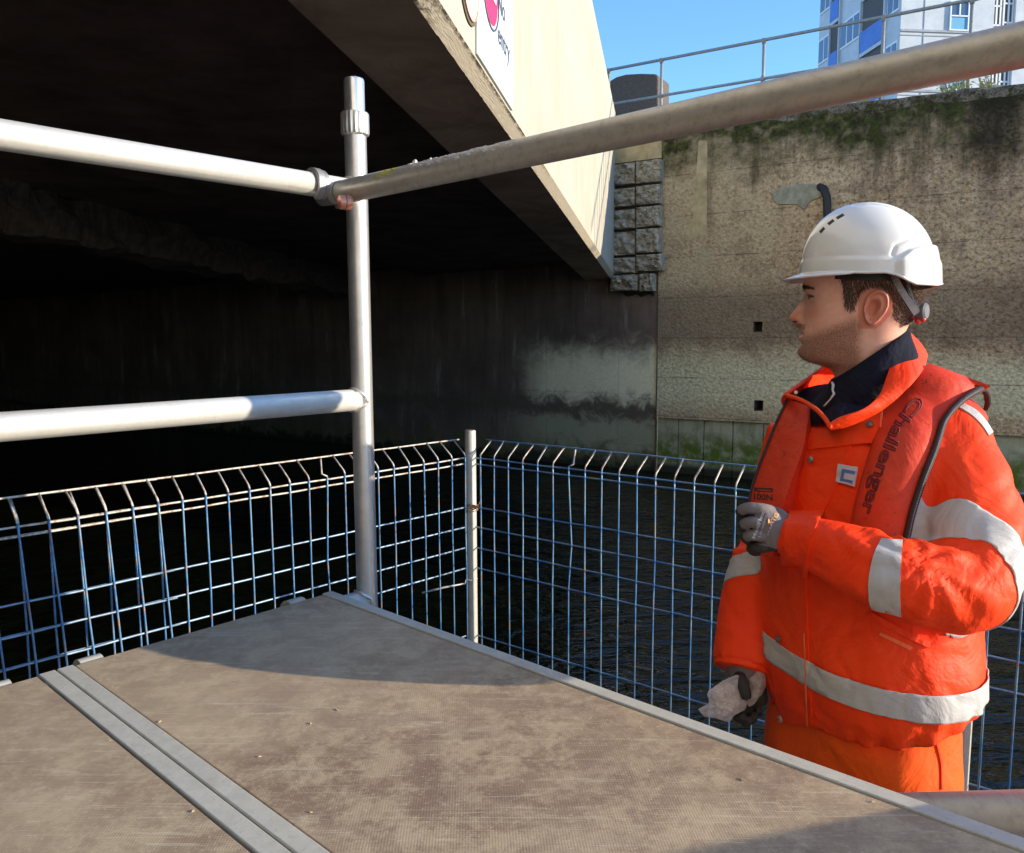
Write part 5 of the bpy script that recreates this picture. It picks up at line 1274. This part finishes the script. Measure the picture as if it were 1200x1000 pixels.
# stubble strands
hv = []; hf = []; at = body_me.color_attributes['tone'].data
cc_ = [i for i in range(len(hb_.vertices)) if at[i].color[0] > .35]; r_.shuffle(cc_)
for i in (cc_ * 2)[:9000]:
    v = hb_.vertices[i]; co = v.co + V((r_.uniform(-.001, .001), r_.uniform(-.001, .001), r_.uniform(-.001, .001))); nr = v.normal; L = r_.uniform(.0015, .0032)
    if r_.random() > at[i].color[0]: continue
    dn = (Z * -1 + nr * .7 + Fh * r_.uniform(-.2, .5)).normalized(); w = dn.cross(nr).normalized() * .00022; b = len(hv); hv += [co - w, co + w, co + dn * L]; hf += [(b, b + 1, b + 2)]
link('beard', mesh(hv, hf), M['hair'], man)
# eyebrows
hv = []; hf = []
for i, v in enumerate(hb_.vertices):
    if at[i].color[2] > .5 and v.co.z > hp(960, 341).z:
        for _ in range(3):
            co = v.co + V((r_.uniform(-.0012, .0012), r_.uniform(-.0012, .0012), r_.uniform(-.001, .001))); q_ = (co - O_h).dot(Lh); dn = (Lh * (1 if q_ > 0 else -1) * .8 + Z * .25 - Fh * .3 + v.normal * .4 + V((0, 0, r_.uniform(-.2, .2)))).normalized()
            w = Z * .0003; b = len(hv); hv += [co - w, co + w, co + dn * .005]; hf += [(b, b + 1, b + 2)]
link('eyebrows', mesh(hv, hf), M['hair'], man)

# ---- helmet -------------------------------------------------------------
hat = thing('hard_hat', 'glossy white vented hard hat with short peak worn by the man in orange', 'hard hat', tuple(hp(1020, 330)))
def hz(y): return y
NP, NE = 300, 150
PANEL = [(1000, 243.5), (1020, 243.5), (1036, 246), (1050, 251), (1060, 259), (1067, 270), (1071, 280), (1060, 286), (1046, 293), (1042, 304)]
def hat_pt(ph, e, off=0.0):
    """ph 0 = front (image left); e 0 rim .. 1 crown.  returns point"""
    cph, sph = math.cos(ph), math.sin(ph)
    # rim height in px by azimuth
    a_ = abs(math.atan2(sph, cph))
    rim = lerp_tab(math.degrees(a_), [(0, 322), (35, 322), (60, 322), (88, 323), (100, 322.5), (107, 324.5), (117, 331.5), (124, 335), (150, 335), (180, 331)])
    top = 237.6
    th = e * math.pi / 2
    yy = rim + (top - rim) * (math.sin(th) ** 0.92)
    lv = (yy - top) / (322 - top)                       # 0 crown .. 1 rim
    k = (max(0, 1 - (1 - min(1.0, lv)) ** 2.35)) ** 0.5 if lv < 1 else 1 + (lv - 1) * .03
    af, ab = 80.5, 78.5
    xx = 1019 - (af if cph > 0 else ab) * k * (abs(cph) ** .93) * (1 if cph > 0 else -1)
    lat = .100 * k * (abs(sph) ** .93) * (1 if sph > 0 else -1)
    # lower skirt at the back stands proud
    sk = max(0, min(1, (yy - lerp_tab(xx, [(1040, 318), (1048, 308), (1062, 297), (1080, 290), (1096, 287), (1110, 287)])) / 2.2)) * max(0, min(1, (xx - 1044) / 8))
    low = max(0, min(1, (yy - 305) / 5)) * .0022
    q_ = hp(xx, yy, lat); c_ = hp(1019, yy, 0); out = (q_ - c_); out = out.normalized() if out.length > 1e-5 else Z
    o = off + sk * .0065 + low
    # raised central panel with a kinked edge
    if 935 < xx < 1085 and yy < 312:
        dm_ = min(math.hypot(xx - x1_ - (x2_ - x1_) * u_, yy - y1_ - (y2_ - y1_) * u_) for (x1_, y1_), (x2_, y2_) in zip(PANEL, PANEL[1:]) for u_ in [max(0, min(1, ((xx - x1_) * (x2_ - x1_) + (yy - y1_) * (y2_ - y1_)) / ((x2_ - x1_) ** 2 + (y2_ - y1_) ** 2)))])
        o -= .0034 * math.exp(-(dm_ / 1.9) ** 2) * min(1, max(0, (yy - 239) / 3))
    return q_ + out * o
vs = [hat_pt(2 * math.pi * k / NP, i / NE) for i in range(NE + 1) for k in range(NP)]
fs = [(i * NP + k, i * NP + (k + 1) % NP, (i + 1) * NP + (k + 1) % NP, (i + 1) * NP + k) for i in range(NE) for k in range(NP)]
# peak: two extra rings beyond the rim at the front
def peak(ph, t):
    a_ = abs(math.atan2(math.sin(ph), math.cos(ph))); w_ = max(0, math.cos(min(a_, math.radians(78)) / math.radians(78) * math.pi / 2)) ** .75
    base = hat_pt(ph, 0); c_ = hp(1019, 322, 0); out = V((base.x - c_.x, base.y - c_.y, 0)).normalized()
    return base + out * (.0275 * w_ * t + .0018 * t) + Z * (-(.0105 * w_) * t ** 1.3 - .0018 * (1 - w_) * t)
b0 = len(vs)
for t in (0.0, .25, .5, .75, 1.0): vs += [peak(2 * math.pi * k / NP, t) for k in range(NP)]
for j in range(4): fs += [(b0 + (j + 1) * NP + k, b0 + (j + 1) * NP + (k + 1) % NP, b0 + j * NP + (k + 1) % NP, b0 + j * NP + k) for k in range(NP)]
me = mesh(vs, fs); bm = bmesh.new(); bm.from_mesh(me); bmesh.ops.remove_doubles(bm, verts=bm.verts, dist=1e-6); bmesh.ops.recalc_face_normals(bm, faces=bm.faces); bm.to_mesh(me); bm.free()
shell = link('shell', me, M['helmet'], hat, True); s_ = shell.modifiers.new('thick', 'SOLIDIFY'); s_.thickness = .0032; s_.offset = -1
hat_bvh = bvh_of(me)
for (x0, y0, x1, y1) in ((961, 272.5, 966, 267), (970.5, 263, 977, 258), (980.5, 256, 988.5, 251.5)):
    patch('vent', [(x0 - 1, y0 - 1.0), (x0 + 1.2, y0 + 1.3), (x1 + 1.2, y1 + 1.3), (x1 - 1, y1 - 1.0)], M['black'], hat, .0006, .004, 2, 4, bvh=hat_bvh)
    for k in (0,):
        pass
mb = MB(); mb.tube([hp(1092, 331, .01), hp(1097, 334.5, .01), hp(1096, 334, -.02)], .0035, 8); mb.build('rear_clip', M['redpl'], hat)
# headband, chin-strap Y and ratchet
hbp = []
for k in range(61):
    t = 2 * math.pi * k / 60; hbp.append(t)
mb = MB(); mb.loft([[hp(1017 - 74 * math.cos(t), 326 + 6 * (1 - math.cos(t)) / 2, .0815 * math.sin(t)) + Z * dz_ for t in hbp[:-1]] for dz_ in (.016, -.004)], caps=False); o = mb.build('headband', M['black'], hat, True)
def strap(pts, w, mat, name):
    mb = MB(); secs = []; pts = catmull(pts, 5)
    for i, p in enumerate(pts):
        a = pts[max(0, i - 1)]; b = pts[min(len(pts) - 1, i + 1)]; d = np.array(b) - np.array(a); n2 = np.array([-d[1], d[0]]) / (np.hypot(d[0], d[1]) + 1e-9) * w / 2
        secs.append([hp(p[0] + n2[0], p[1] + n2[1], p[2]), hp(p[0] - n2[0], p[1] - n2[1], p[2]), hp(p[0] - n2[0], p[1] - n2[1], p[2] - .002), hp(p[0] + n2[0], p[1] + n2[1], p[2] - .002)])
    mb.loft(secs); return mb.build(name, mat, hat)
strap([(1044, 326, .077), (1052, 341, .0755), (1062, 356, .069), (1071, 369, .057)], 7.5, M['strap'], 'cradle_strap')
strap([(1060, 330, .070), (1063, 345, .068), (1069, 358, .060), (1074, 367, .050)], 4.0, M['strap'], 'cradle_strap')
strap([(1066, 332, .064), (1069, 347, .060), (1074, 360, .050)], 1.4, M['signwh'], 'cord')
mb = MB(); c_ = hp(1078, 366, .036); ax = (V((CR.x, CR.y, 0)) * .8 + Lh * .6).normalized(); mb.tube([c_ - ax * .010, c_ - ax * .008, c_ + ax * .006, c_ + ax * .009], [.012, .0155, .0155, .012], 22); kn_ = mb.build('ratchet_knob', M['greypl'], hat); sharp(kn_.data, 40)
for (x, y, r) in ((1073, 377, .0052), (1079, 375, .0045), (1067, 372, .004)):
    sphere(hp(x, y, .042), r, 8).build('red_button', M['redpl'], hat, True)

# ---- neck gear ----------------------------------------------------------
def ringloft(name, rings, mat, parent, th=.003, a0=-180, a1=180, n=72, closed=True):
    """rings: (front px,py), (back px,py), half width, plane depth shift"""
    secs = []
    for (fx, fy), (bx, by), hw, lat in rings:
        f_, b_ = hp(fx, fy), hp(bx, by); c_ = (f_ + b_) / 2; g_ = (f_ - b_) / 2; secs.append([c_ + g_ * math.cos(t) + Lh * (hw * math.sin(t) + lat) for t in [math.radians(a0 + (a1 - a0) * k / n) for k in range(n if closed else n + 1)]])
    mb = MB(); mb.loft(secs, caps=False, closed=closed); o = mb.build(name, mat, parent, True); s_ = o.modifiers.new('t', 'SOLIDIFY'); s_.thickness = th; s_.offset = 0; return o
fleece = ringloft('fleece_collar', [((979, 448), (1061, 390), .061, 0), ((977, 445), (1063, 388), .064, 0), ((974, 446), (1066, 389), .067, 0), ((970, 452), (1068, 397), .069, 0), ((962, 462), (1074, 412), .078, -.003), ((950, 480), (1080, 430), .082, -.01), ((945, 500), (1086, 450), .088, -.02)], M['navy'], man)
# zip pull
M['cord'] = simple('pale zip cord', (0.62, 0.60, 0.56), 0.6)
fb2 = bvh_of(fleece.data); zp = []
for (x, y) in ((978, 450), (979.5, 453), (978.5, 458), (980, 462), (976, 468), (971, 474), (968, 476)):
    h = rayhit(x, y, fb2); zp.append((h[0] if h else PP(x, y, 1.38)) + (h[1] if h and h[1].dot(CF) < 0 else -CF) * .006)
mb = MB(); mb.tube(zp, [.0022, .0026, .002, .0024, .0014, .0014, .0016], 8); mb.build('zip_pull', M['cord'], fleece, True)
# jacket collar: lofted between the top edge and the base, given as sight-line points with depth
top = [(970, 497, 1.365), (985, 489, 1.355), (1012, 479, 1.352), (1031, 463, 1.362), (1040, 440, 1.385), (1050, 413, 1.42), (1059, 394, 1.48), (1061, 388, 1.54), (1040, 393, 1.60), (1005, 408, 1.63), (975, 423, 1.62), (957, 436, 1.595), (938, 450, 1.56), (922, 461, 1.52)]
bot = [(973, 503, 1.375), (993, 499, 1.37), (1022, 486, 1.365), (1046, 470, 1.36), (1066, 453, 1.36), (1078, 438, 1.39), (1084, 424, 1.45), (1082, 414, 1.53), (1050, 424, 1.61), (1010, 440, 1.65), (975, 450, 1.655), (950, 462, 1.64), (932, 474, 1.61), (918, 476, 1.575)]
ct_, cb_ = catmull(top, 6), catmull(bot, 6); rows_ = []
for i in range(6):
    t = i / 5; row = []
    for a, b in zip(ct_, cb_):
        q_ = np.array(a) * (1 - t) + np.array(b) * t; p = PP(*q_); c_ = PP(1015, 440, 1.5); o_ = p - c_; o_.z = 0; p = p + o_.normalized() * .005 * math.sin(math.pi * t); row.append(p)
    rows_.append(row)
mb = MB(); mb.loft(rows_, caps=False, closed=False); collar = mb.build('collar', M['jacket'], jacket, True); s_ = collar.modifiers.new('t', 'SOLIDIFY'); s_.thickness = .006; s_.offset = 0
b_ = collar.modifiers.new('b', 'BEVEL'); b_.width = .003; b_.segments = 2
# zipped edge of the near-side lapel: from the far collar tip down to the V
lap_o = [(920, 463, 1.515), (938, 469, 1.475), (955, 479, 1.43), (966, 490, 1.385), (973, 501, 1.362)]
lap_i = [(940, 452, 1.55), (954, 462, 1.50), (965, 474, 1.45), (972, 486, 1.40), (975, 499, 1.37)]
lo_, li_ = catmull(lap_o, 6), catmull(lap_i, 6)
mb = MB(); mb.tube([PP(*p) for p in lo_], .0038, 8); mb.build('zip_edge', M['jacket'], jacket, True)
mb = MB(); 
for i, p in enumerate(catmull(lap_o, 14)):
    if i % 1 == 0: q_ = PP(*p); mb.box(q_ + (Z * .002 - CF * .003), .0016, .0022, .0038)
mb.build('zip_teeth', M['seam'], jacket)
# navy lining seen inside the open collar
mb = MB(); l2 = catmull([(928, 470, 1.57), (945, 474, 1.54), (960, 486, 1.47), (973, 500, 1.40), (1002, 486, 1.40), (1024, 470, 1.42), (1036, 444, 1.45)], 6); l1 = catmull([(935, 458, 1.60), (955, 452, 1.58), (972, 450, 1.52), (988, 452, 1.46), (1008, 452, 1.45), (1022, 440, 1.46), (1032, 424, 1.49)], 6)
mb.loft([[PP(*p) for p in l1], [PP(*(np.array(a) * .5 + np.array(b) * .5)) for a, b in zip(l1, l2)], [PP(*p) for p in l2]], caps=False, closed=False); o = mb.build('fleece_lining', M['navy'], man, True); s_ = o.modifiers.new('t', 'SOLIDIFY'); s_.thickness = .004
mb = MB(); c_ = PP(932, 460, 1.535); mb.tube([c_, c_ - CF * .004], .0035, 12); mb.build('collar_snap', M['post'], jacket)

# ---- lifejacket ----------------------------------------------------------
lj = thing('lifejacket', 'slim scuffed red inflatable lifejacket worn over the orange jacket', 'lifejacket', tuple(PP(1040, 560, 1.4)))
near_pairs = [((1088, 428), (1158, 455)), ((1074, 436), (1140, 461)), ((1052, 452), (1120, 474)), ((1034, 485), (1102, 503)), ((1020, 530), (1087, 540)), ((1008, 570), (1074, 575)), ((999, 610), (1062, 622)), ((992, 660), (1052, 668))]
# laid on the trunk and shoulder, not on the forearm in front of it
near_mb = MB(); tj = remesh([torso, armL1, limb([PP(1040, 436, 1.47), PP(1090, 462, 1.45), PP(1120, 500, 1.43)], [.05, .06, .06])], 0.012, 6); tj_bvh = bvh_of(tj)
near = patch('front_lobe', near_pairs, M['vest'], lj, .005, .014, 14, 7, bvh=tj_bvh, puff=.014, tap=3)
# rest of the yoke round the back of the neck
yk = MB(); secs = []
for k in range(15):
    t = math.radians(-72 + 144 * k / 14); c_ = PP(1040, 440, 1.52) - Fb * .0
    dr = -Fb * math.cos(t) + Lb * math.sin(t); tn_ = Fb * math.sin(t) + Lb * math.cos(t); ce = c_ + dr * (.125) + Z * -.045
    sl = (dr * .8 - Z * .6).normalized(); nr = (dr * .6 + Z * .8).normalized()
    secs.append([ce + sl * math.cos(a) * .055 + nr * math.sin(a) * .014 for a in [2 * math.pi * q_ / 20 for q_ in range(20)]])
yk.loft(secs); yk.build('yoke', M['vest'], lj, True)
# dark zip piping along the outer edge, ending in a loop at the shoulder
near_bvh = bvh_of(near.data)
def pipe(pts, r, name, mat, par, lift=.006, bvh=None):
    out = []
    for (x, y) in [tuple(p) for p in catmull(pts, 6)]:
        h = rayhit(x, y, bvh or tj_bvh)
        if h is None: continue
        out.append(h[0] + h[1] * lift if h[1].dot(CF) < 0 else h[0] - CF * lift)
    # smooth
    for _ in range(4): out = [out[0]] + [(out[i - 1] + out[i] * 2 + out[i + 1]) / 4 for i in range(1, len(out) - 1)] + [out[-1]]
    mb = MB(); mb.tube(out, r, 10); return mb.build(name, mat, par, True), out
zpts = [(1150, 457), (1140, 461), (1128, 470), (1113, 488), (1102, 505), (1091, 533), (1080, 560), (1070, 592), (1063, 622), (1057, 650)]
zz, zo = pipe(zpts, .0056, 'zip_binding', M['zip'], lj, .012)
mb = MB()
for i in range(len(zo) - 1):
    for t in (0, .33, .66): q_ = zo[i].lerp(zo[i + 1], t); mb.box(q_ - CF * .0054, .0018, .0014, .0012)
mb.build('zip_teeth', M['strap'], zz)
e_ = PP(1162, 449, 1.44); mb = MB(); mb.tube([PP(1138, 459, 1.405), PP(1148, 456, 1.41), PP(1154, 457, 1.42), PP(1157, 463, 1.43), PP(1158, 472, 1.445), PP(1155, 480, 1.455)], [.005, .0055, .0055, .006, .0055, .004], 10); mb.build('end_loop', M['zip'], lj, True)
mb = MB(); mb.tube([PP(1128, 465, 1.39), PP(1138, 458, 1.395), PP(1147, 454, 1.40), PP(1154, 455, 1.41)], .0028, 8); mb.build('edge_piping', M['strap'], lj, True)
# far lobe: a padded bar with a front and a side face
fl = [((923, 468, 1.56), (949, 478, 1.52), (962, 488, 1.55)), ((909, 497, 1.545), (946, 497, 1.485), (958, 505, 1.53)), ((894, 535, 1.53), (941, 525, 1.465), (952, 530, 1.51)), ((882, 568, 1.52), (928, 563, 1.45), (944, 563, 1.50)), ((877, 592, 1.51), (917, 594, 1.44), (938, 592, 1.49)), ((876, 625, 1.51), (910, 630, 1.45), (932, 628, 1.49)), ((878, 650, 1.52), (906, 652, 1.46), (926, 652, 1.50))]
secs = []
for a, b, c in catmull([sum(r_, ()) for r_ in fl], 6) and [(q_[:3], q_[3:6], q_[6:9]) for q_ in catmull([sum(r_, ()) for r_ in fl], 6)]:
    A_, B_, C_ = PP(*a), PP(*b), PP(*c); D_ = A_ + (C_ - B_) * 1.1; m1 = (A_ + B_) / 2 - CF * .012
    q_ = []
    for (u, v, w) in ((A_, m1, B_),):
        for t in np.linspace(0, 1, 9)[:-1]:
            q_.append(u * (1 - t) ** 2 + (v * 2 - (u + w) / 2) * 2 * t * (1 - t) + w * t * t)
    for t in np.linspace(0, 1, 5)[:-1]: q_.append(B_.lerp(C_, t) - CF * .003 * math.sin(math.pi * t))
    for t in np.linspace(0, 1, 5)[:-1]: q_.append(C_.lerp(D_, t))
    for t in np.linspace(0, 1, 5)[:-1]: q_.append(D_.lerp(A_, t))
    secs.append(q_)
mb = MB(); mb.loft(secs); far = mb.build('front_lobe', M['vest'], lj, True); sharp(far.data, 50)
far_bvh = bvh_of(far.data)
mb = MB(); ed = [PP(*p) for p in catmull([(923, 468, 1.556), (909, 497, 1.541), (894, 535, 1.526), (882, 568, 1.516), (877, 592, 1.506)], 6)]; mb.tube(ed, .0026, 8); mb.build('zip_binding', M['zip'], lj, True)

# lettering on the lifejacket
def text_mesh(body, size=1.0, bold=0.0, outline=False, spacing=1.0):
    cu = bpy.data.curves.new('t', 'FONT'); cu.body = body; cu.size = size; cu.offset = bold; cu.resolution_u = 3; cu.space_character = spacing
    if outline: cu.fill_mode = 'NONE'; cu.bevel_depth = outline; cu.bevel_resolution = 0
    to = bpy.data.objects.new('t', cu); col.objects.link(to); dg = bpy.context.evaluated_depsgraph_get(); dg.update(); me = bpy.data.meshes.new_from_object(to.evaluated_get(dg)); bpy.data.objects.remove(to); return me
def lay_text(me, f, bvh, mat, par, name='lettering', lift=.0012):
    xs_ = [v.co.x for v in me.vertices]; ys_ = [v.co.y for v in me.vertices]; x0, x1, y0, y1 = min(xs_), max(xs_), min(ys_), max(ys_)
    bm = bmesh.new(); bm.from_mesh(me); bmesh.ops.subdivide_edges(bm, edges=[e for e in bm.edges if e.calc_length() > .15], cuts=2); bm.to_mesh(me); bm.free()
    for v in me.vertices:
        px, py = f((v.co.x - x0) / (x1 - x0), (v.co.y - y0) / (y1 - y0)); h = rayhit(px, py, bvh)
        v.co = (h[0] if h else PP(px, py, 1.4)) - CF * (lift + v.co.z * .02)
    return link(name, me, mat, par)
M['ink'] = simple('worn dark print', (0.16, 0.012, 0.012), 0.7, 0, .5, 90)
ctext = [(1073, 463), (1052, 486), (1040, 515), (1030, 545), (1017, 575), (1011, 598), (1003, 615)]
cen = catmull([(1078, 466), (1062, 483), (1050, 501), (1041, 521), (1033, 542), (1026, 563), (1019, 583), (1013, 602)], 10)
def f_ch(u, v):
    i = u * (len(cen) - 1); k = min(int(i), len(cen) - 2); t = i - k; c = cen[k] * (1 - t) + cen[k + 1] * t; d = cen[min(k + 2, len(cen) - 1)] - cen[max(0, k - 1)]; d = d / np.hypot(*d); n2 = np.array([-d[1], d[0]])
    # baseline towards image left; letters read downwards
    c = c + n2 * (-(v - .5)) * 21
    return c[0], c[1]
lay_text(text_mesh('Challenger', 1, .0, outline=.030, spacing=.98), f_ch, near_bvh, M['ink'], near, 'challenger_lettering')
M['inkd'] = simple('dark print', (0.05, 0.015, 0.012), 0.6)
def f_100(u, v): return 884 + 20 * u + (0) , 588.5 - 8.5 * v + 1.2 * u
lay_text(text_mesh('100N', 1, .03), lambda u, v: (883 + 22 * u, 585.5 - 7.5 * v + 1.5 * u), far_bvh, M['inkd'], far, 'rating_lettering')
patch('label_strip', [(884.5, 571.5), (906, 572.5), (905.5, 577), (884, 576)], M['inkd'], far, .0008, .001, 6, 2, bvh=far_bvh)
lay_text(text_mesh('HAMMAR', 1, .02), lambda u, v: (886.5 + 17 * u, 575.6 - 2.4 * v + .8 * u), far_bvh, M['vest'], far, 'label_lettering', .003)

# ---- gloved hands ---------------------------------------------------------
def hand(palm, fingers, vox=.0017):
    mbs = []
    mb = MB(); secs = []
    for (p, w, h, ax_w, ax_h) in palm: secs.append([p + ax_w * math.cos(a) * w * (1) + ax_h * math.sin(a) * h for a in [2 * math.pi * k / 28 for k in range(28)]])
    mb.loft(secs); mbs.append(mb)
    for pts, rad in fingers: mbs.append(limb(pts, [r * .93 for r in rad], 5, 16))
    return remesh(mbs, vox, 2)
aw = (CU * .95 - CR * .25).normalized(); ah = (CF * .9 + CR * .3).normalized()
palmL = [(PP(935, 626, 1.372), .026, .020, aw, ah), (PP(925, 624, 1.366), .028, .021, aw, ah), (PP(914, 621, 1.362), .036, .020, aw, ah), (PP(903, 620, 1.362), .041, .018, aw, ah), (PP(894, 620, 1.366), .040, .015, aw, ah), (PP(890, 620, 1.37), .034, .011, aw, ah)]
fingL = [([PP(905, 599, 1.368), PP(893, 597, 1.360), PP(876, 595.5, 1.366), PP(868, 600, 1.382), PP(875, 605, 1.395), PP(884, 606, 1.40)], [.0105, .0112, .0105, .0100, .0095, .0078]),
         ([PP(902, 613, 1.364), PP(892, 613, 1.358), PP(879, 612, 1.364), PP(871, 616, 1.382), PP(877, 620, 1.396), PP(886, 621, 1.40)], [.011, .0115, .0108, .0102, .0096, .0078]),
         ([PP(900, 627, 1.364), PP(892, 628, 1.360), PP(881, 627.5, 1.366), PP(874, 630, 1.382), PP(879, 634, 1.394), PP(887, 635, 1.40)], [.0105, .011, .0104, .0098, .0092, .0076]),
         ([PP(901, 640, 1.368), PP(894, 642, 1.366), PP(885, 642, 1.372), PP(880, 643, 1.386), PP(884, 647, 1.398), PP(890, 647, 1.40)], [.0095, .0098, .0092, .0088, .0082, .0070]),
         ([PP(922, 612, 1.385), PP(912, 603, 1.40), PP(900, 600, 1.415), PP(888, 601, 1.425)], [.013, .0125, .0115, .009])]
gl = hand(palmL, fingL)
def col_mat_by(me, fn):
    for p in me.polygons: p.material_index = fn(p.center)
def tip_dark(me, fing):
    ends = [(f[0][-4], f[0][-1]) for f in fing]
    def fn(c):
        d = c - C0; z_ = d.dot(CF); px = 600 + FPX * d.dot(CR) / z_; py = 500 - FPX * d.dot(CU) / z_
        for f in fing[:4]:
            if min(segd(c, f[0][-3], f[0][-2])[0], segd(c, f[0][-2], f[0][-1])[0]) < .0125: return 1
        if py > 636 + (px - 880) * .25 and px > 874: return 1
        return 0
    return fn
gL = link('glove', gl, [M['glove'], M['glovedk']], man, True); col_mat_by(gl, tip_dark(gl, fingL)); gbvh = bvh_of(gl)
mb = MB(); mb.tube([PP(944, 626, 1.372), PP(929, 625, 1.37), PP(924, 624.5, 1.37)], [.030, .0305, .0295], 30, caps=False); mb.build('glove_cuff', M['glove'], gL, True)
# glove print, running up the back of the hand
M['print'] = simple('pale glove print', (0.50, 0.48, 0.50), 0.7); M['printo'] = simple('orange glove print', (0.75, 0.36, 0.12), 0.7)
def rot_text(body, x0, y0, x1, y1, h, mat, bold=.02):
    d = np.array([x1 - x0, y1 - y0], float); L = np.hypot(*d); d /= L; n2 = np.array([d[1], -d[0]])
    lay_text(text_mesh(body, 1, bold), lambda u, v: (x0 + d[0] * u * L + n2[0] * v * h, y0 + d[1] * u * L + n2[1] * v * h), gbvh, mat, gL, 'glove_print', .0010)
rot_text('MaxiFlex', 884.5, 632, 896, 600, 4.2, M['print']); rot_text('Ultimate', 891, 630, 899, 604, 2.8, M['print'], .0)
rot_text('ATG', 904.5, 617, 913, 603, 5.0, M['printo']); rot_text('34-874', 900, 628, 906, 612, 2.2, M['print'], 0)
pc_o = rayhit(900.5, 611.5, gbvh)
if pc_o: sphere(pc_o[0], .0048, 8, (.35, 1, 1)).build('glove_logo', M['printo'], gL, True)
# right hand hanging with the bag
aw2 = (CR * .93 - CF * .35).normalized(); ah2 = (CF * .93 + CR * .35).normalized()
palmR = [(PP(874, 783, 1.598), .026, .020, aw2, ah2), (PP(874, 793, 1.595), .030, .021, aw2, ah2), (PP(876, 806, 1.592), .037, .018, aw2, ah2), (PP(878, 818, 1.588), .036, .016, aw2, ah2), (PP(879, 825, 1.585), .030, .012, aw2, ah2)]
fingR = [([PP(866, 818, 1.590), PP(863, 833, 1.582), PP(866, 842, 1.560), PP(872, 840, 1.545)], [.0105, .0102, .0098, .008]),
         ([PP(873, 821, 1.588), PP(871, 838, 1.580), PP(874, 847, 1.558), PP(880, 843, 1.545)], [.0108, .0105, .010, .008]),
         ([PP(880, 822, 1.586), PP(879, 837, 1.580), PP(881, 843, 1.558), PP(885, 838, 1.547)], [.0105, .010, .0096, .008]),
         ([PP(886, 819, 1.586), PP(887, 830, 1.582), PP(888, 836, 1.565), PP(890, 831, 1.553)], [.0092, .009, .0085, .007]),
         ([PP(866, 792, 1.585), PP(869, 798, 1.548), PP(873, 810, 1.532), PP(875, 819, 1.530)], [.013, .0125, .012, .0098])]
gr_me = hand(palmR, fingR); gR = link('glove', gr_me, M['glovedk'], man, True)
mb = MB(); mb.tube([PP(873, 770, 1.60), PP(873.5, 786, 1.60), PP(874, 796, 1.597)], [.036, .036, .034], 30, caps=False); mb.build('glove_cuff', M['glove'], gR, True)

# ---- plastic bag -----------------------------------------------------------
def m_bag():
    n = NT('translucent crumpled plastic', 0.22, 0, 0.6, (0.86, 0.84, 0.83)); t = n.t
    f = n.voro(26, n.map(scale=(1, 1, 1)), 'Distance'); g_ = n.noise(35, 5, .6, None, 1.2)
    nm = n.bump(g_, .9, .012)
    T = t.nodes; tr = T.new('ShaderNodeBsdfTranslucent'); tr.inputs[0].default_value = (1.0, 0.90, 0.86, 1); tp = T.new('ShaderNodeBsdfTransparent'); m1 = T.new('ShaderNodeMixShader'); m2 = T.new('ShaderNodeMixShader')
    m1.inputs[0].default_value = 0.45; n.L(n.b.outputs[0], m1.inputs[1]); n.L(tr.outputs[0], m1.inputs[2]); n.L(n.ramp(g_, [(0.3, 0.60), (0.7, 0.15)]), m2.inputs[0]); n.L(m1.outputs[0], m2.inputs[1]); n.L(tp.outputs[0], m2.inputs[2]); n.L(m2.outputs[0], T['Material Output'].inputs[0])
    return n.out((0.95, 0.92, 0.90), normal=nm)
M['bag'] = m_bag()
bag = thing('plastic_bag', 'crumpled translucent plastic bag with something pale inside, held in the lowered gloved hand', 'plastic bag', tuple(PP(860, 820, 1.55)))
def blob2(name, outline, dc, th, mat, seed, crump=.006, rings=9):
    cx = sum(p[0] for p in outline) / len(outline); cy = sum(p[1] for p in outline) / len(outline); o2 = catmull(outline + [outline[0]], 4)[:-1]; n = len(o2); vs = []; fs = []
    for side in (-1, 1):
        for i in range(rings + 1):
            r_ = i / rings
            for (x, y) in o2:
                px, py = cx + (x - cx) * r_, cy + (y - cy) * r_; base = PP(px, py, dc); hgt = th * (1 - r_ ** 2.5) ** .8 if r_ < 1 else 0
                q_ = base + CF * side * hgt; nn = noise.fractal(V((px * .09, py * .09, seed + side)), .7, 2.2, 4); rid = abs(noise.noise(V((px * .14, py * .11, seed * 2 + side))))
                q_ = q_ + CF * (nn * crump * .7 + rid * crump * 1.2) * (1 if r_ < 1 else .6); vs.append(q_)
    m_ = (rings + 1) * n
    for sd2 in range(2):
        for i in range(rings):
            for k in range(n): a, b, c, d = [sd2 * m_ + z for z in (i * n + k, i * n + (k + 1) % n, (i + 1) * n + (k + 1) % n, (i + 1) * n + k)]; fs.append((a, b, c, d) if sd2 else (d, c, b, a))
    mb = MB(); mb.add(vs, fs); me = mb.me(); bm = bmesh.new(); bm.from_mesh(me); bmesh.ops.remove_doubles(bm, verts=bm.verts, dist=1e-5); bmesh.ops.recalc_face_normals(bm, faces=bm.faces); bm.to_mesh(me); bm.free()
    return link(name, me, mat, bag)
blob2('bag_film', [(818.5, 832), (831, 824), (829, 814), (833, 808), (846, 799), (857, 794), (866, 792), (868, 806), (872, 818), (876, 824), (873, 832), (862, 838), (854, 846), (838, 842), (826, 840)], 1.545, .016, M['bag'], 3)
blob2('bag_film', [(878, 795), (885, 789), (892, 781), (896, 786), (897.5, 800), (895, 811), (888, 819), (883, 826), (877, 828), (876, 818), (879, 808)], 1.56, .012, M['bag'], 9, .005)
M['cream'] = simple('cream paper', (0.62, 0.50, 0.42), 0.8, 0, .15, 30, .5, 60)
blob2('contents', [(839, 806), (850, 802), (862, 804), (868, 816), (866, 830), (855, 838), (846, 838), (838, 824)], 1.55, .009, M['cream'], 5, .004)
